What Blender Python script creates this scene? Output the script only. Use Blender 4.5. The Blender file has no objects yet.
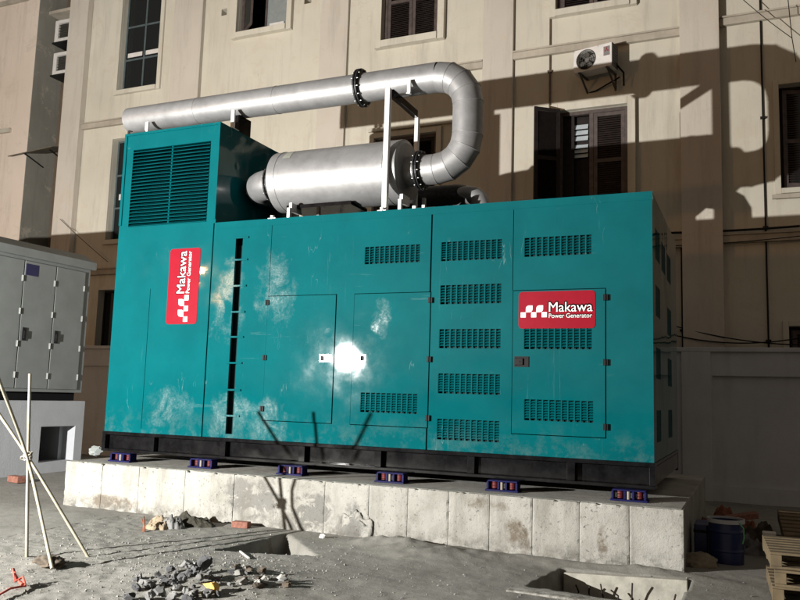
import bpy, bmesh, math, random
from mathutils import Vector, Matrix, Euler, noise as mnoise
random.seed(11)
S = bpy.context.scene
C = S.collection
R = math.radians

# ------------------------------------------------------------------ camera
CP = Vector((8.55393, -8.9783, 1.62)); CE = Euler((1.6908, -0.02982, 0.41179), 'XYZ'); FPX = 798.514
cd = bpy.data.cameras.new('camera'); cam = bpy.data.objects.new('camera', cd); C.objects.link(cam)
cam.location = CP; cam.rotation_euler = CE; cd.sensor_width = 36; cd.lens = FPX / 800 * 36
cd.clip_start = .05; cd.clip_end = 500
S.camera = cam
_M = CE.to_matrix()
def on(x, y, ax, val):            # measured position on a real plane (x / y / z = val)
    d = _M @ Vector(((x - 400) / FPX, -(y - 300) / FPX, -1))
    return CP + d * ((val - CP[ax]) / d[ax])
def FX(x, y): return on(x, y, 1, 0)[0]
def FZ(x, y): return on(x, y, 1, 0)[2]

# ------------------------------------------------------------------ helpers
class MB:
    def __init__(s): s.v = []; s.f = []; s.m = []; s.sm = []; s.sharp = False
    def add(s, vs, fs, mi=0, smooth=False):
        b = len(s.v); s.v += [tuple(q) for q in vs]
        for f in fs: s.f.append([b + i for i in f]); s.m.append(mi); s.sm.append(smooth)
        return s
    def box(s, x0, x1, y0, y1, z0, z1, mi=0):
        vs = [(x, y, z) for x in (x0, x1) for y in (y0, y1) for z in (z0, z1)]
        return s.add(vs, [(0, 1, 3, 2), (4, 6, 7, 5), (0, 4, 5, 1), (2, 3, 7, 6), (0, 2, 6, 4), (1, 5, 7, 3)], mi)
    def obox(s, c, ax, ay, az, mi=0):      # oriented box: centre + three half-axis vectors
        c = Vector(c); ax, ay, az = Vector(ax), Vector(ay), Vector(az)
        vs = [c + ax * i + ay * j + az * k for i in (-1, 1) for j in (-1, 1) for k in (-1, 1)]
        fs = [(0, 1, 3, 2), (4, 6, 7, 5), (0, 4, 5, 1), (2, 3, 7, 6), (0, 2, 6, 4), (1, 5, 7, 3)]
        return s.add(vs, fs, mi)
    def bar(s, a, b, w, h, mi=0):
        a, b = Vector(a), Vector(b); d = (b - a); L = d.length; d.normalize()
        u = d.cross(Vector((0, 0, 1)))
        if u.length < .01: u = Vector((1, 0, 0))
        u.normalize(); w2 = u.cross(d)
        return s.obox((a + b) / 2, d * L / 2, u * w / 2, w2 * h / 2, mi)
    def cyl(s, a, b, r, n=24, r2=None, mi=0, cap=True):
        a, b = Vector(a), Vector(b); r2 = r if r2 is None else r2
        d = (b - a).normalized(); u = d.orthogonal().normalized(); w = d.cross(u)
        vs = [];
        for p, rr in ((a, r), (b, r2)):
            for i in range(n):
                t = 2 * math.pi * i / n; vs.append(p + (u * math.cos(t) + w * math.sin(t)) * rr)
        s.add(vs, [(i, (i + 1) % n, n + (i + 1) % n, n + i) for i in range(n)], mi, True)
        if cap:
            s.add(vs[:n], [tuple(range(n))[::-1]], mi); s.add(vs[n:], [tuple(range(n))], mi)
        return s
    def ring(s, a, b, ro, ri, n=32, mi=0):
        a, b = Vector(a), Vector(b); d = (b - a).normalized(); u = d.orthogonal().normalized(); w = d.cross(u)
        vs = []
        for p, rr in ((a, ro), (b, ro), (b, ri), (a, ri)):
            for i in range(n):
                t = 2 * math.pi * i / n; vs.append(p + (u * math.cos(t) + w * math.sin(t)) * rr)
        fs = []
        for k in range(4):
            k2 = (k + 1) % 4
            fs += [(k * n + i, k * n + (i + 1) % n, k2 * n + (i + 1) % n, k2 * n + i) for i in range(n)]
        return s.add(vs, fs, mi)
    def tube(s, pts, r, n=10, mi=0, cap=True, smooth=True):
        pts = [Vector(p) for p in pts]; rs = r if isinstance(r, (list, tuple)) else [r] * len(pts)
        vs = []; u = None
        for k, p in enumerate(pts):
            d = (pts[min(k + 1, len(pts) - 1)] - pts[max(k - 1, 0)]).normalized()
            if u is None: u = d.orthogonal().normalized()
            u = (u - d * u.dot(d)).normalized(); w = d.cross(u)
            for i in range(n):
                t = 2 * math.pi * i / n; vs.append(p + (u * math.cos(t) + w * math.sin(t)) * rs[k])
        fs = []
        for k in range(len(pts) - 1):
            fs += [(k * n + i, k * n + (i + 1) % n, (k + 1) * n + (i + 1) % n, (k + 1) * n + i) for i in range(n)]
        s.add(vs, fs, mi, smooth)
        if cap:
            s.add(vs[:n], [tuple(range(n))[::-1]], mi); s.add(vs[-n:], [tuple(range(n))], mi)
        return s
    def lathe(s, prof, o, ax, n=40, mi=0, sharp=True):   # prof: (distance along, radius); rings doubled -> crisp edges
        o = Vector(o); ax = Vector(ax).normalized(); u = ax.orthogonal().normalized(); w = ax.cross(u)
        for (a0, r0), (a1, r1) in zip(prof[:-1], prof[1:]):
            vs = []
            for a_, r_ in ((a0, r0), (a1, r1)):
                for i in range(n):
                    t = 2 * math.pi * i / n; vs.append(o + ax * a_ + (u * math.cos(t) + w * math.sin(t)) * max(r_, .0005))
            s.add(vs, [(i, (i + 1) % n, n + (i + 1) % n, n + i) for i in range(n)], mi, True)
        return s
    def plate(s, x0, x1, z0, z1, holes, y, th, mi=0, T=None):   # wall sheet with real rectangular openings, jambs th deep
        T = T or (lambda a, b, c: (a, b, c))
        xs = sorted({x0, x1} | {min(max(h[i], x0), x1) for h in holes for i in (0, 1)})
        zs = sorted({z0, z1} | {min(max(h[i], z0), z1) for h in holes for i in (2, 3)})
        def hole(cx, cz): return any(h[0] < cx < h[1] and h[2] < cz < h[3] for h in holes)
        solid = {}
        for i in range(len(xs) - 1):
            for j in range(len(zs) - 1):
                solid[i, j] = not hole((xs[i] + xs[i + 1]) / 2, (zs[j] + zs[j + 1]) / 2)
        for (i, j), ok in solid.items():
            if not ok: continue
            a, b, c, d = xs[i], xs[i + 1], zs[j], zs[j + 1]
            s.add([T(a, y, c), T(b, y, c), T(b, y, d), T(a, y, d)], [(0, 1, 2, 3)], mi)
            s.add([T(a, y + th, c), T(b, y + th, c), T(b, y + th, d), T(a, y + th, d)], [(3, 2, 1, 0)], mi)
            if not solid.get((i - 1, j), False): s.add([T(a, y, c), T(a, y, d), T(a, y + th, d), T(a, y + th, c)], [(0, 1, 2, 3)], mi)
            if not solid.get((i + 1, j), False): s.add([T(b, y, c), T(b, y + th, c), T(b, y + th, d), T(b, y, d)], [(0, 1, 2, 3)], mi)
            if not solid.get((i, j - 1), False): s.add([T(a, y, c), T(a, y + th, c), T(b, y + th, c), T(b, y, c)], [(0, 1, 2, 3)], mi)
            if not solid.get((i, j + 1), False): s.add([T(a, y, d), T(b, y, d), T(b, y + th, d), T(a, y + th, d)], [(0, 1, 2, 3)], mi)
        return s
    def build(s, name, mat, parent=None, origin=None, bevel=0, seg=2):
        root = parent
        while root is not None and root.parent is not None: root = root.parent
        off = Vector(root.location) if root is not None else (Vector(origin) if origin is not None else Vector((0, 0, 0)))
        me = bpy.data.meshes.new(name)
        me.from_pydata([tuple(Vector(q) - off) for q in s.v], [], s.f)
        for m in (mat if isinstance(mat, (list, tuple)) else [mat]): me.materials.append(m)
        for p, mi, sm in zip(me.polygons, s.m, s.sm): p.material_index = mi; p.use_smooth = sm
        bm = bmesh.new(); bm.from_mesh(me)
        bm.normal_update(); bm.to_mesh(me); bm.free()
        o = bpy.data.objects.new(name, me); C.objects.link(o)
        if parent is not None: o.parent = parent
        else: o.location = off
        if bevel:
            b = o.modifiers.new('bevel', 'BEVEL'); b.width = bevel; b.segments = seg; b.limit_method = 'ANGLE'; b.angle_limit = R(50)
        return o
def tag(o, label=None, cat=None, group=None, kind=None):
    for k, q in (('label', label), ('category', cat), ('group', group), ('kind', kind)):
        if q: o[k] = q
    return o
def thing(name, loc, label, cat, group=None):
    o = bpy.data.objects.new(name, None); C.objects.link(o); o.location = loc; o.empty_display_size = .1
    return tag(o, label, cat, group)
def copy_tree(o, parent=None):
    c = o.copy(); C.objects.link(c); c.parent = parent
    for ch in [q for q in bpy.data.objects if q.parent == o]: copy_tree(ch, c)
    return c

# ------------------------------------------------------------------ materials
class NT:
    def __init__(s, name, rough=.7, metal=0, spec=None):
        s.m = bpy.data.materials.new(name); s.m.use_nodes = True; s.t = s.m.node_tree; s.n = s.t.nodes; s.l = s.t.links
        s.b = s.n['Principled BSDF']; s.b.inputs['Roughness'].default_value = rough; s.b.inputs['Metallic'].default_value = metal
        if spec is not None: s.b.inputs['Specular IOR Level'].default_value = spec
        s.geo = s.n.new('ShaderNodeNewGeometry')
    def map(s, scale=(1, 1, 1), loc=(0, 0, 0)):
        m = s.n.new('ShaderNodeMapping'); m.inputs['Scale'].default_value = scale; m.inputs['Location'].default_value = loc
        s.l.new(s.geo.outputs['Position'], m.inputs['Vector']); return m.outputs[0]
    def noise(s, scale, detail=6, rough=.6, vec=None, dist=0):
        n = s.n.new('ShaderNodeTexNoise'); n.inputs['Scale'].default_value = scale; n.inputs['Detail'].default_value = detail
        n.inputs['Roughness'].default_value = rough; n.inputs['Distortion'].default_value = dist
        s.l.new(vec or s.geo.outputs['Position'], n.inputs['Vector']); return n.outputs['Fac']
    def voro(s, scale, vec=None, feature='F1'):
        n = s.n.new('ShaderNodeTexVoronoi'); n.feature = feature; n.inputs['Scale'].default_value = scale
        s.l.new(vec or s.geo.outputs['Position'], n.inputs['Vector']); return n.outputs['Distance']
    def ramp(s, fac, stops, interp='LINEAR'):
        r = s.n.new('ShaderNodeValToRGB'); r.color_ramp.interpolation = interp; e = r.color_ramp.elements
        while len(e) < len(stops): e.new(.5)
        for q, (p, c) in zip(e, stops): q.position = p; q.color = (c, c, c, 1) if isinstance(c, (int, float)) else (*c, 1)
        s.l.new(fac, r.inputs[0]); return r.outputs[0]
    def mix(s, fac, a, b, mode='MIX'):
        n = s.n.new('ShaderNodeMix'); n.data_type = 'RGBA'; n.blend_type = mode
        for i, q in ((0, fac), (6, a), (7, b)):
            if hasattr(q, 'links'): s.l.new(q, n.inputs[i])
            elif i == 0: n.inputs[0].default_value = q
            else: n.inputs[i].default_value = (*q, 1) if len(q) == 3 else q
        return n.outputs[2]
    def math(s, op, a, b=0.0, c=None, clamp=False):
        n = s.n.new('ShaderNodeMath'); n.operation = op; n.use_clamp = clamp
        for i, q in enumerate((a, b) if c is None else (a, b, c)):
            if hasattr(q, 'links'): s.l.new(q, n.inputs[i])
            else: n.inputs[i].default_value = q
        return n.outputs[0]
    def xyz(s):
        n = s.n.new('ShaderNodeSeparateXYZ'); s.l.new(s.geo.outputs['Position'], n.inputs[0]); return n.outputs
    def col(s, c):
        if hasattr(c, 'links'): s.l.new(c, s.b.inputs['Base Color'])
        else: s.b.inputs['Base Color'].default_value = (*c, 1)
        return s
    def rough(s, f): s.l.new(f, s.b.inputs['Roughness']); return s
    def bump(s, h, strength=.3, dist=.02, prev=None):
        n = s.n.new('ShaderNodeBump'); n.inputs['Strength'].default_value = strength; n.inputs['Distance'].default_value = dist
        s.l.new(h, n.inputs['Height'])
        if prev is not None: s.l.new(prev, n.inputs['Normal'])
        s.l.new(n.outputs[0], s.b.inputs['Normal']); return n.outputs[0]
    def blob(s, pts, nz, soft=.5):     # stains at world (x,z) spots: list of (x,z,rx,rz)
        o = s.xyz(); tot = None; wob = s.math('MULTIPLY', s.math('SUBTRACT', s.noise(2.4, 7, .7), .5), 3.4)
        for (x, z, rx, rz) in pts:
            a = s.math('DIVIDE', s.math('SUBTRACT', o[0], x), rx); b = s.math('DIVIDE', s.math('SUBTRACT', o[2], z), rz)
            d = s.math('ADD', s.math('MULTIPLY', a, a), s.math('MULTIPLY', b, b))
            d = s.math('ADD', s.math('SUBTRACT', .75, d), wob)
            d = s.math('MINIMUM', s.math('MAXIMUM', d, 0.0), 1.0)
            tot = d if tot is None else s.math('MAXIMUM', tot, d)
        return s.math('MULTIPLY', s.math('MULTIPLY', tot, nz), 1 / soft, clamp=True)

def simple(name, c, rough=.7, metal=0, var=.12, sc=8, bump=0, bsc=60, spec=None):
    if spec is None and max(c) < .05: spec = .15
    m = NT(name, rough, metal, spec); n = m.noise(sc)
    lo = tuple(q * (1 - var) for q in c); hi = tuple(min(1, q * (1 + var)) for q in c)
    m.col(m.ramp(n, [(.3, lo), (.7, hi)]))
    if bump: m.bump(m.noise(bsc), bump, .004)
    return m.m

def teal_paint():
    m = NT('teal_paint', .3, 0)
    base = m.ramp(m.noise(1.3, 4), [(.3, (.001, .068, .079)), (.7, (.0015, .086, .098))])
    # dusty hand-wiped patches near the ladder slot and the doors, and long streaks
    nz = m.ramp(m.noise(2.6, 8, .72, dist=.7), [(.42, 0), (.62, 1)])
    blobs = [(2.15, 1.25, .38, .45), (2.75, 1.2, .42, .4), (2.0, 2.9, .35, .7), (2.75, 2.95, .4, .6), (4.35, 2.6, .2, .3), (1.1, 1.4, .5, .3)]
    d = m.blob(blobs, nz, .55)
    fine = m.ramp(m.noise(42, 4, .7), [(.42, 0), (.66, 1)])
    d = m.math('MULTIPLY', d, m.math('ADD', m.math('MULTIPLY', fine, .55), .3))
    base = m.mix(m.math('MULTIPLY', d, .42), base, (.3, .36, .36))
    o_ = m.xyz()
    foot = m.math('MULTIPLY', m.math('SUBTRACT', 1.0, m.math('DIVIDE', m.math('SUBTRACT', o_[2], 1.0), .4), clamp=True), m.ramp(m.noise(3, 8, .78), [(.48, 0), (.7, .35)]))
    base = m.mix(foot, base, (.16, .19, .175))
    run = m.math('MULTIPLY', m.ramp(m.noise(1, 5, .7, m.map((22, 5, .35), (3, 0, 2))), [(.6, 0), (.72, 1)]), m.ramp(m.noise(.9, 3), [(.42, 0), (.62, .3)]))
    base = m.mix(run, base, (.003, .035, .04))
    st = m.noise(1, 5, .7, m.map((.9, 1, 9)))
    st = m.math('MULTIPLY', m.ramp(st, [(.64, 0), (.72, 1)]), .09)
    base = m.mix(st, base, (.3, .4, .4))
    vs = m.noise(1, 6, .7, m.map((14, 3, .8)))
    vs = m.math('MULTIPLY', m.ramp(vs, [(.62, 0), (.75, 1)]), .1)
    base = m.mix(vs, base, (.25, .36, .36))
    sw = m.noise(1, 3, .5, m.map((5, 3, 1.1), (2, 1, 4)), dist=.4)      # a few long curved scuffs
    sw = m.math('MULTIPLY', m.ramp(m.math('ABSOLUTE', m.math('SUBTRACT', sw, .5)), [(.0, 1), (.0035, 0)]), m.ramp(m.noise(1.6, 3), [(.6, 0), (.68, .4)]))
    base = m.mix(sw, base, (.3, .38, .38))
    sp = m.math('MULTIPLY', m.ramp(m.noise(26, 4, .7), [(.7, 0), (.76, 1)]), m.ramp(m.noise(1.2, 3), [(.45, 0), (.65, .4)]))
    base = m.mix(sp, base, (.3, .38, .38))
    m.col(base)
    r = m.math('ADD', m.ramp(m.noise(3, 6, .7), [(.3, .035), (.75, .075)]), m.math('MULTIPLY', d, .2))
    m.rough(r)
    b1 = m.bump(m.noise(1.1, 2, .4), .55, .03)
    b2 = m.bump(m.noise(3.6, 2, .4), .16, .008, b1); dn = m.ramp(m.voro(1.9), [(.0, 0), (.12, 1)]); m.bump(dn, .25, .004, b2)
    m.b.inputs['Specular IOR Level'].default_value = .35
    return m.m

def silver_paint():
    m = NT('aluminium_paint', .45, .45)
    c = m.ramp(m.noise(3, 7, .7), [(.3, (.2, .2, .205)), (.7, (.3, .3, .305))])
    sp = m.ramp(m.noise(24, 3), [(.7, 0), (.76, .3)])
    c = m.mix(sp, c, (.16, .15, .14))
    m.col(c); m.rough(m.ramp(m.noise(8, 6, .7), [(.3, .4), (.7, .54)]))
    b = m.bump(m.noise(3.5, 3), .12, .01); m.bump(m.noise(90, 2), .06, .001, b)
    return m.m

def concrete_wall(name, a, b, bump=.35):
    m = NT(name, .92)
    c = m.ramp(m.noise(1.2, 8, .65), [(.3, a), (.7, b)])
    st = m.ramp(m.noise(1, 6, .7, m.map((3, 3, .35))), [(.5, 0), (.72, .3)])
    c = m.mix(st, c, tuple(q * .55 for q in a)); m.col(c)
    m.bump(m.noise(30, 6, .7), bump, .01)
    return m.m

def plinth_mat():
    m = NT('cast_concrete', .95)
    c = m.ramp(m.noise(2.2, 9, .7), [(.3, (.2, .194, .172)), (.48, (.285, .28, .256)), (.7, (.345, .34, .315))])
    pat = m.blob([(3.1, .3, .42, .36), (3.75, .2, .4, .3), (4.28, .1, .22, .34), (2.75, .35, .25, .3)], m.ramp(m.noise(4, 7, .75, dist=.8), [(.42, 0), (.5, 1)]), .4)
    c = m.mix(m.math('MULTIPLY', pat, .75), c, (.115, .112, .105))
    br = m.blob([(6.22, .22, .13, .2), (6.32, .14, .1, .2), (7.15, .22, .06, .2), (5.95, .5, .3, .1), (.7, .1, .5, .12)], m.ramp(m.noise(9, 6, .7), [(.35, 0), (.6, 1)]), .5)
    c = m.mix(m.math('MULTIPLY', br, .8), c, (.09, .065, .04))
    # splashed mud along the foot
    o = m.xyz(); low = m.math('SUBTRACT', 1.0, m.math('DIVIDE', o[2], .2), clamp=True)
    mud = m.math('MULTIPLY', low, m.ramp(m.noise(7, 7, .75), [(.45, 0), (.6, 1)]), clamp=True)
    c = m.mix(mud, c, (.1, .095, .085))
    holes = m.ramp(m.noise(30, 5, .7), [(.6, 0), (.66, 1)])
    spots = m.math('MULTIPLY', holes, m.ramp(m.noise(2.7, 3), [(.4, .2), (.6, 1)]))
    c = m.mix(m.math('MULTIPLY', spots, .8), c, (.09, .085, .075))
    vst = m.ramp(m.noise(1, 7, .7, m.map((6, 6, .7))), [(.48, 0), (.7, .55)])
    c = m.mix(vst, c, (.13, .122, .105))
    m.col(c)
    b = m.bump(m.noise(3, 9, .78), .5, .02); m.bump(m.math('SUBTRACT', m.noise(70, 4), spots), .6, .008, b)
    return m.m

def ground_mat():
    m = NT('dusty_ground', .97)
    n1 = m.noise(.9, 9, .65); n2 = m.noise(7, 8, .7)
    c = m.ramp(n1, [(.3, (.15, .146, .13)), (.55, (.21, .205, .187)), (.75, (.26, .255, .235))])
    c = m.mix(m.ramp(n2, [(.35, .35), (.6, 0)]), c, (.1, .095, .08))
    sp = m.ramp(m.noise(60, 4, .7), [(.62, 0), (.72, .55)]); c = m.mix(sp, c, (.06, .055, .045))
    lt = m.ramp(m.voro(34), [(.02, .5), (.07, 0)]); c = m.mix(lt, c, (.3, .29, .26))
    # dusty tyre-smoothed bands
    tr = m.ramp(m.noise(1, 5, .6, m.map((.5, 2.4, 1))), [(.45, 0), (.6, .4)]); c = m.mix(tr, c, (.2, .195, .175))
    wet = m.ramp(m.noise(1.7, 4, .5, m.map((1, 2.2, 1), (3, 1, 0))), [(.66, 0), (.72, .5)]); c = m.mix(wet, c, (.07, .055, .035))
    m.col(c)
    b = m.bump(m.noise(12, 9, .72), .45, .02); m.bump(m.noise(80, 5, .7), .5, .006, b)
    return m.m

def stucco(name, a, b):
    m = NT(name, .93)
    c = m.ramp(m.noise(.5, 8, .6), [(.3, a), (.7, b)])
    v = m.ramp(m.noise(1, 9, .75, m.map((3.2, 3.2, .3))), [(.5, 0), (.74, .6)])
    c = m.mix(v, c, tuple(q * .62 for q in a))
    bl = m.ramp(m.noise(1.4, 9, .78, dist=.5), [(.56, 0), (.6, .35)]); c = m.mix(bl, c, (.5, .42, .33))
    rust = m.ramp(m.noise(1, 8, .75, m.map((4.5, 4.5, .9), (7, 3, 1))), [(.7, 0), (.8, .3)]); c = m.mix(rust, c, (.24, .16, .09))
    k = m.n.new('ShaderNodeTexVoronoi'); k.feature = 'DISTANCE_TO_EDGE'; k.inputs['Scale'].default_value = .5
    nn = m.n.new('ShaderNodeTexNoise'); nn.inputs['Scale'].default_value = 2.5; nn.inputs['Detail'].default_value = 6
    m.l.new(m.geo.outputs['Position'], nn.inputs['Vector'])
    ad = m.n.new('ShaderNodeVectorMath'); ad.operation = 'ADD'; m.l.new(m.geo.outputs['Position'], ad.inputs[0]); m.l.new(nn.outputs['Color'], ad.inputs[1]); m.l.new(ad.outputs[0], k.inputs['Vector'])
    ck = m.math('MULTIPLY', m.math('MULTIPLY', m.ramp(k.outputs['Distance'], [(.001, 1), (.005, 0)]), m.ramp(m.noise(.8, 3), [(.55, 0), (.6, 1)])), .22); c = m.mix(ck, c, (.2, .16, .12))
    m.col(c); bb = m.bump(m.noise(2.2, 4), .2, .03); m.bump(m.noise(45, 6, .7), .3, .008, bb)
    return m.m

M = dict(
    teal=teal_paint(), silver=silver_paint(), ground=ground_mat(), plinth=plinth_mat(),
    stucco=stucco('cream_stucco', (.5, .465, .385), (.59, .55, .465)),
    pilaster=stucco('pilaster_stucco', (.48, .43, .37), (.55, .5, .435)),
    pink=stucco('pinkish_stucco', (.62, .51, .42), (.7, .59, .5)),
    grey_render=stucco('grey_render', (.2, .19, .16), (.27, .255, .22)),
    ledge=concrete_wall('weathered_ledge', (.3, .26, .21), (.5, .45, .37)),
    fence=concrete_wall('grey_painted_render', (.44, .45, .47), (.53, .54, .56)),
    base=concrete_wall('grey_cabinet_base', (.36, .375, .4), (.43, .445, .47)),
    black=simple('black_void', (.006, .006, .007), .9),
    skid=None, steel=simple('white_galvanised_steel', (.62, .62, .62), .45, .3, .1, 14, .1),
    flange=simple('dark_flange_steel', (.03, .03, .032), .5, .6, .4, 20, .3),
    bolt=simple('zinc_bolt', (.32, .32, .31), .35, .8), rubber=simple('black_plastic', (.006, .006, .007), .55),
    chrome=simple('brushed_latch', (.55, .55, .55), .3, .7), red=None, white=None,
    blue=simple('isolator_blue', (.003, .0035, .048), .6, 0, .3, 20, .15), spring=simple('spring_red', (.1, .012, .014), .5, 0, .3, 20),
    nut=simple('isolator_nut', (.16, .14, .12), .5, .3),
    cab=simple('grey_cabinet_paint', (.19, .203, .2), .6, 0, .1, 2.5, .12, 5), wood=simple('brown_shutter_wood', (.075, .055, .05), .65, 0, .35, 9, .3, 40),
    darkwood=simple('dark_shutter_wood', (.02, .016, .015), .6, 0, .3, 9, .3, 40),
    mull=simple('blue_grey_steel_frame', (.075, .1, .105), .5, 0, .2), glass=None, slat=simple('frosted_louvre_glass', (.5, .56, .6), .3),
    hingegrey=simple('zinc_grey', (.3, .31, .3), .5), fangrey=simple('fan_grey', (.14, .13, .12), .6), curtain=simple('pale_curtain', (.22, .24, .235), .8), paper=simple('white_cloth', (.62, .6, .56), .85),
    acw=simple('air_conditioner_white', (.66, .63, .6), .5, 0, .08, 9), acd=simple('air_conditioner_dark', (.05, .045, .038), .6, 0, .3),
    pipe=simple('drainpipe_brown', (.11, .075, .05), .6, 0, .3), cable=simple('black_cable', (.012, .011, .01), .6),
    bamboo=simple('pale_pole', (.27, .245, .185), .6, 0, .25, 6, .3, 60), twine=simple('pale_twine', (.33, .3, .25), .9, 0, .2, 60, .5, 200),
    brick=simple('red_brick', (.2, .085, .06), .9, 0, .35, 25, .5, 80), palletw=simple('pallet_wood', (.11, .082, .045), .8, 0, .3, 6, .4, 60),
    rock=simple('grey_rubble', (.13, .13, .128), .95, 0, .7, 9, .7, 40), rockd=simple('dark_rubble', (.055, .056, .06), .9, 0, .6, 12, .7, 40),
    rockp=simple('pale_rubble', (.22, .215, .2), .9, 0, .4, 9, .7, 40),
    yellow=simple('yellow_foam', (.55, .36, .09), .8, 0, .2, 30, .4, 50), drum=simple('blue_plastic', (.006, .016, .075), .4, 0, .2, 6),
    green=simple('green_rope', (.12, .35, .18), .7), rust=simple('rusty_wire', (.17, .06, .03), .85, 0, .4, 30, .4),
    redrope=simple('red_rope', (.36, .06, .04), .8, 0, .3, 30), mud=simple('mud', (.07, .055, .04), .97, 0, .5, 12, .8, 40),
    sand=simple('sand', (.2, .175, .13), .97, 0, .25, 14, .6, 90), cloth=simple('tan_sack', (.22, .175, .12), .9, 0, .35, 12, .5, 30),
    clothd=simple('dark_sack', (.04, .038, .03), .9, 0, .5, 12, .5, 30), pitwall=simple('pit_concrete', (.33, .32, .28), .95, 0, .25, 9, .5, 40),
    rebar=simple('rebar', (.045, .035, .03), .8, .3, .4, 40), label=simple('navy_label', (.02, .02, .07), .5), labelt=simple('label_print', (.4, .42, .5), .6),
    acred=simple('emblem_red', (.5, .03, .025), .5), acgrey=simple('emblem_plate', (.2, .18, .18), .5), awning=simple('awning_sheet', (.12, .1, .07), .7, 0, .4, 5),
)
m = NT('black_skid_paint', .2, 0, .3); m.col(m.ramp(m.noise(6, 6, .7), [(.35, (.003, .003, .0035)), (.75, (.01, .01, .011))]))
m.rough(m.ramp(m.noise(4, 6), [(.3, .06), (.7, .14)])); m.bump(m.noise(2.2, 2, .4), .3, .015); M['skid'] = m.m
m = NT('red_vinyl', .45, 0, .08); m.col(m.ramp(m.noise(5), [(.3, (.2, .0035, .012)), (.7, (.225, .004, .015))])); m.bump(m.noise(3, 2), .3, .01); M['red'] = m.m
M['white'] = simple('white_vinyl', (.72, .72, .72), .4, 0, .03)
m = NT('dark_window_glass', .08); m.col((.008, .01, .011)); m.b.inputs['IOR'].default_value = 1.5
m.bump(m.noise(1.2, 2), .1, .01); M['glass'] = m.m

# ================================================================== GROUND
PIT2 = [(6.72, -1.83), (6.83, -.97), (8.0, -.88), (7.95, -1.95)]
PIT1 = [(3.5, -1.98), (3.6, -.80), (4.5, -1.7)]
def inpoly(x, y, P):
    r = False; n = len(P)
    for i in range(n):
        (x1, y1), (x2, y2) = P[i], P[(i + 1) % n]
        if (y1 > y) != (y2 > y) and x < (x2 - x1) * (y - y1) / (y2 - y1) + x1: r = not r
    return r
def sdist(x, y, P):
    d = 9; n = len(P)
    for i in range(n):
        a = Vector(P[i]); b = Vector(P[(i + 1) % n]); p = Vector((x, y)); t = max(0, min(1, (p - a).dot(b - a) / (b - a).length_squared))
        d = min(d, (a + (b - a) * t - p).length)
    return -d if inpoly(x, y, P) else d
MOUNDS = [(5.35, -1.0, .75, .45, .10), (4.9, -.85, .4, .2, .07), (4.3, -3.0, .9, .55, .07), (7.6, -.72, .7, .16, .06), (2.62, -3.35, .22, .18, .05), (.3, -1.1, 1.2, .5, .03), (6.5, -.75, .6, .2, .05)]
def gz(x, y, pits=True):
    v = Vector((x, y, 0))
    h = .013 * mnoise.fractal(v * .9, 1, 2, 4) + .006 * mnoise.fractal(v * 4 + Vector((5, 0, 0)), .8, 2, 4)
    rough = max(0, min(1, (3.4 - x + (-y - 2.0) * .9) / 2 + .7)) 
    h += rough * .009 * mnoise.fractal(v * 11, .7, 2, 3)
    for (mx, my, rx, ry, hh) in MOUNDS:
        q = ((x - mx) / rx) ** 2 + ((y - my) / ry) ** 2
        h += hh * math.exp(-q * 1.3) * (1 + .3 * mnoise.noise(v * 7))
    if pits:
        for P, dep in ((PIT1, .42), (PIT2, .55)):
            if abs(x - P[0][0]) < 2.5 and abs(y - P[0][1]) < 2.5:
                e = sdist(x, y, P) + .012 * mnoise.noise(v * 6)
                if e < 0: h -= dep * min(1, -e / .05)
    return h
def grid(x0, x1, y0, y1, st, f):
    nx = max(1, round((x1 - x0) / st)); ny = max(1, round((y1 - y0) / st)); b = MB()
    vs = [(x0 + (x1 - x0) * i / nx, y0 + (y1 - y0) * j / ny) for j in range(ny + 1) for i in range(nx + 1)]
    b.add([(x, y, f(x, y)) for x, y in vs], [(j * (nx + 1) + i, j * (nx + 1) + i + 1, (j + 1) * (nx + 1) + i + 1, (j + 1) * (nx + 1) + i) for j in range(ny) for i in range(nx)], 0, True)
    return b
def fade(x, y):     # blends to flat at the patch borders so that coarse and fine sheets meet
    return gz(x, y)
near = grid(1.2, 9.6, -4.8, -.2, .03, gz)
g = MB()
def addgrid(x0, x1, y0, y1, st):
    q = grid(x0, x1, y0, y1, st, lambda x, y: gz(x, y, False)); b = len(g.v); g.v += q.v; g.f += [[b + i for i in f] for f in q.f]; g.m += q.m; g.sm += q.sm
b0 = len(g.v); g.v += near.v; g.f += near.f; g.m += near.m; g.sm += near.sm
addgrid(-8, 1.2, -12, 6.4, .12); addgrid(1.2, 9.6, -.2, 6.4, .12); addgrid(1.2, 9.6, -12, -4.8, .12); addgrid(9.6, 14, -12, 6.4, .14)
go = g.build('ground', M['ground']); tag(go, kind='structure')
# far sheet a little lower, out past everything
f = MB(); f.add([(-200, -200, -.14), (200, -200, -.14), (200, -12, -.14), (-200, -12, -.14)], [(0, 1, 2, 3)])
f.add([(-200, 6.4, -.14), (200, 6.4, -.14), (200, 200, -.14), (-200, 200, -.14)], [(0, 1, 2, 3)])
f.add([(-200, -12, -.14), (-8, -12, -.14), (-8, 6.4, -.14), (-200, 6.4, -.14)], [(0, 1, 2, 3)])
f.add([(14, -12, -.14), (200, -12, -.14), (200, 6.4, -.14), (14, 6.4, -.14)], [(0, 1, 2, 3)])
tag(f.build('surrounding_ground', M['ground']), kind='structure')

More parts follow.
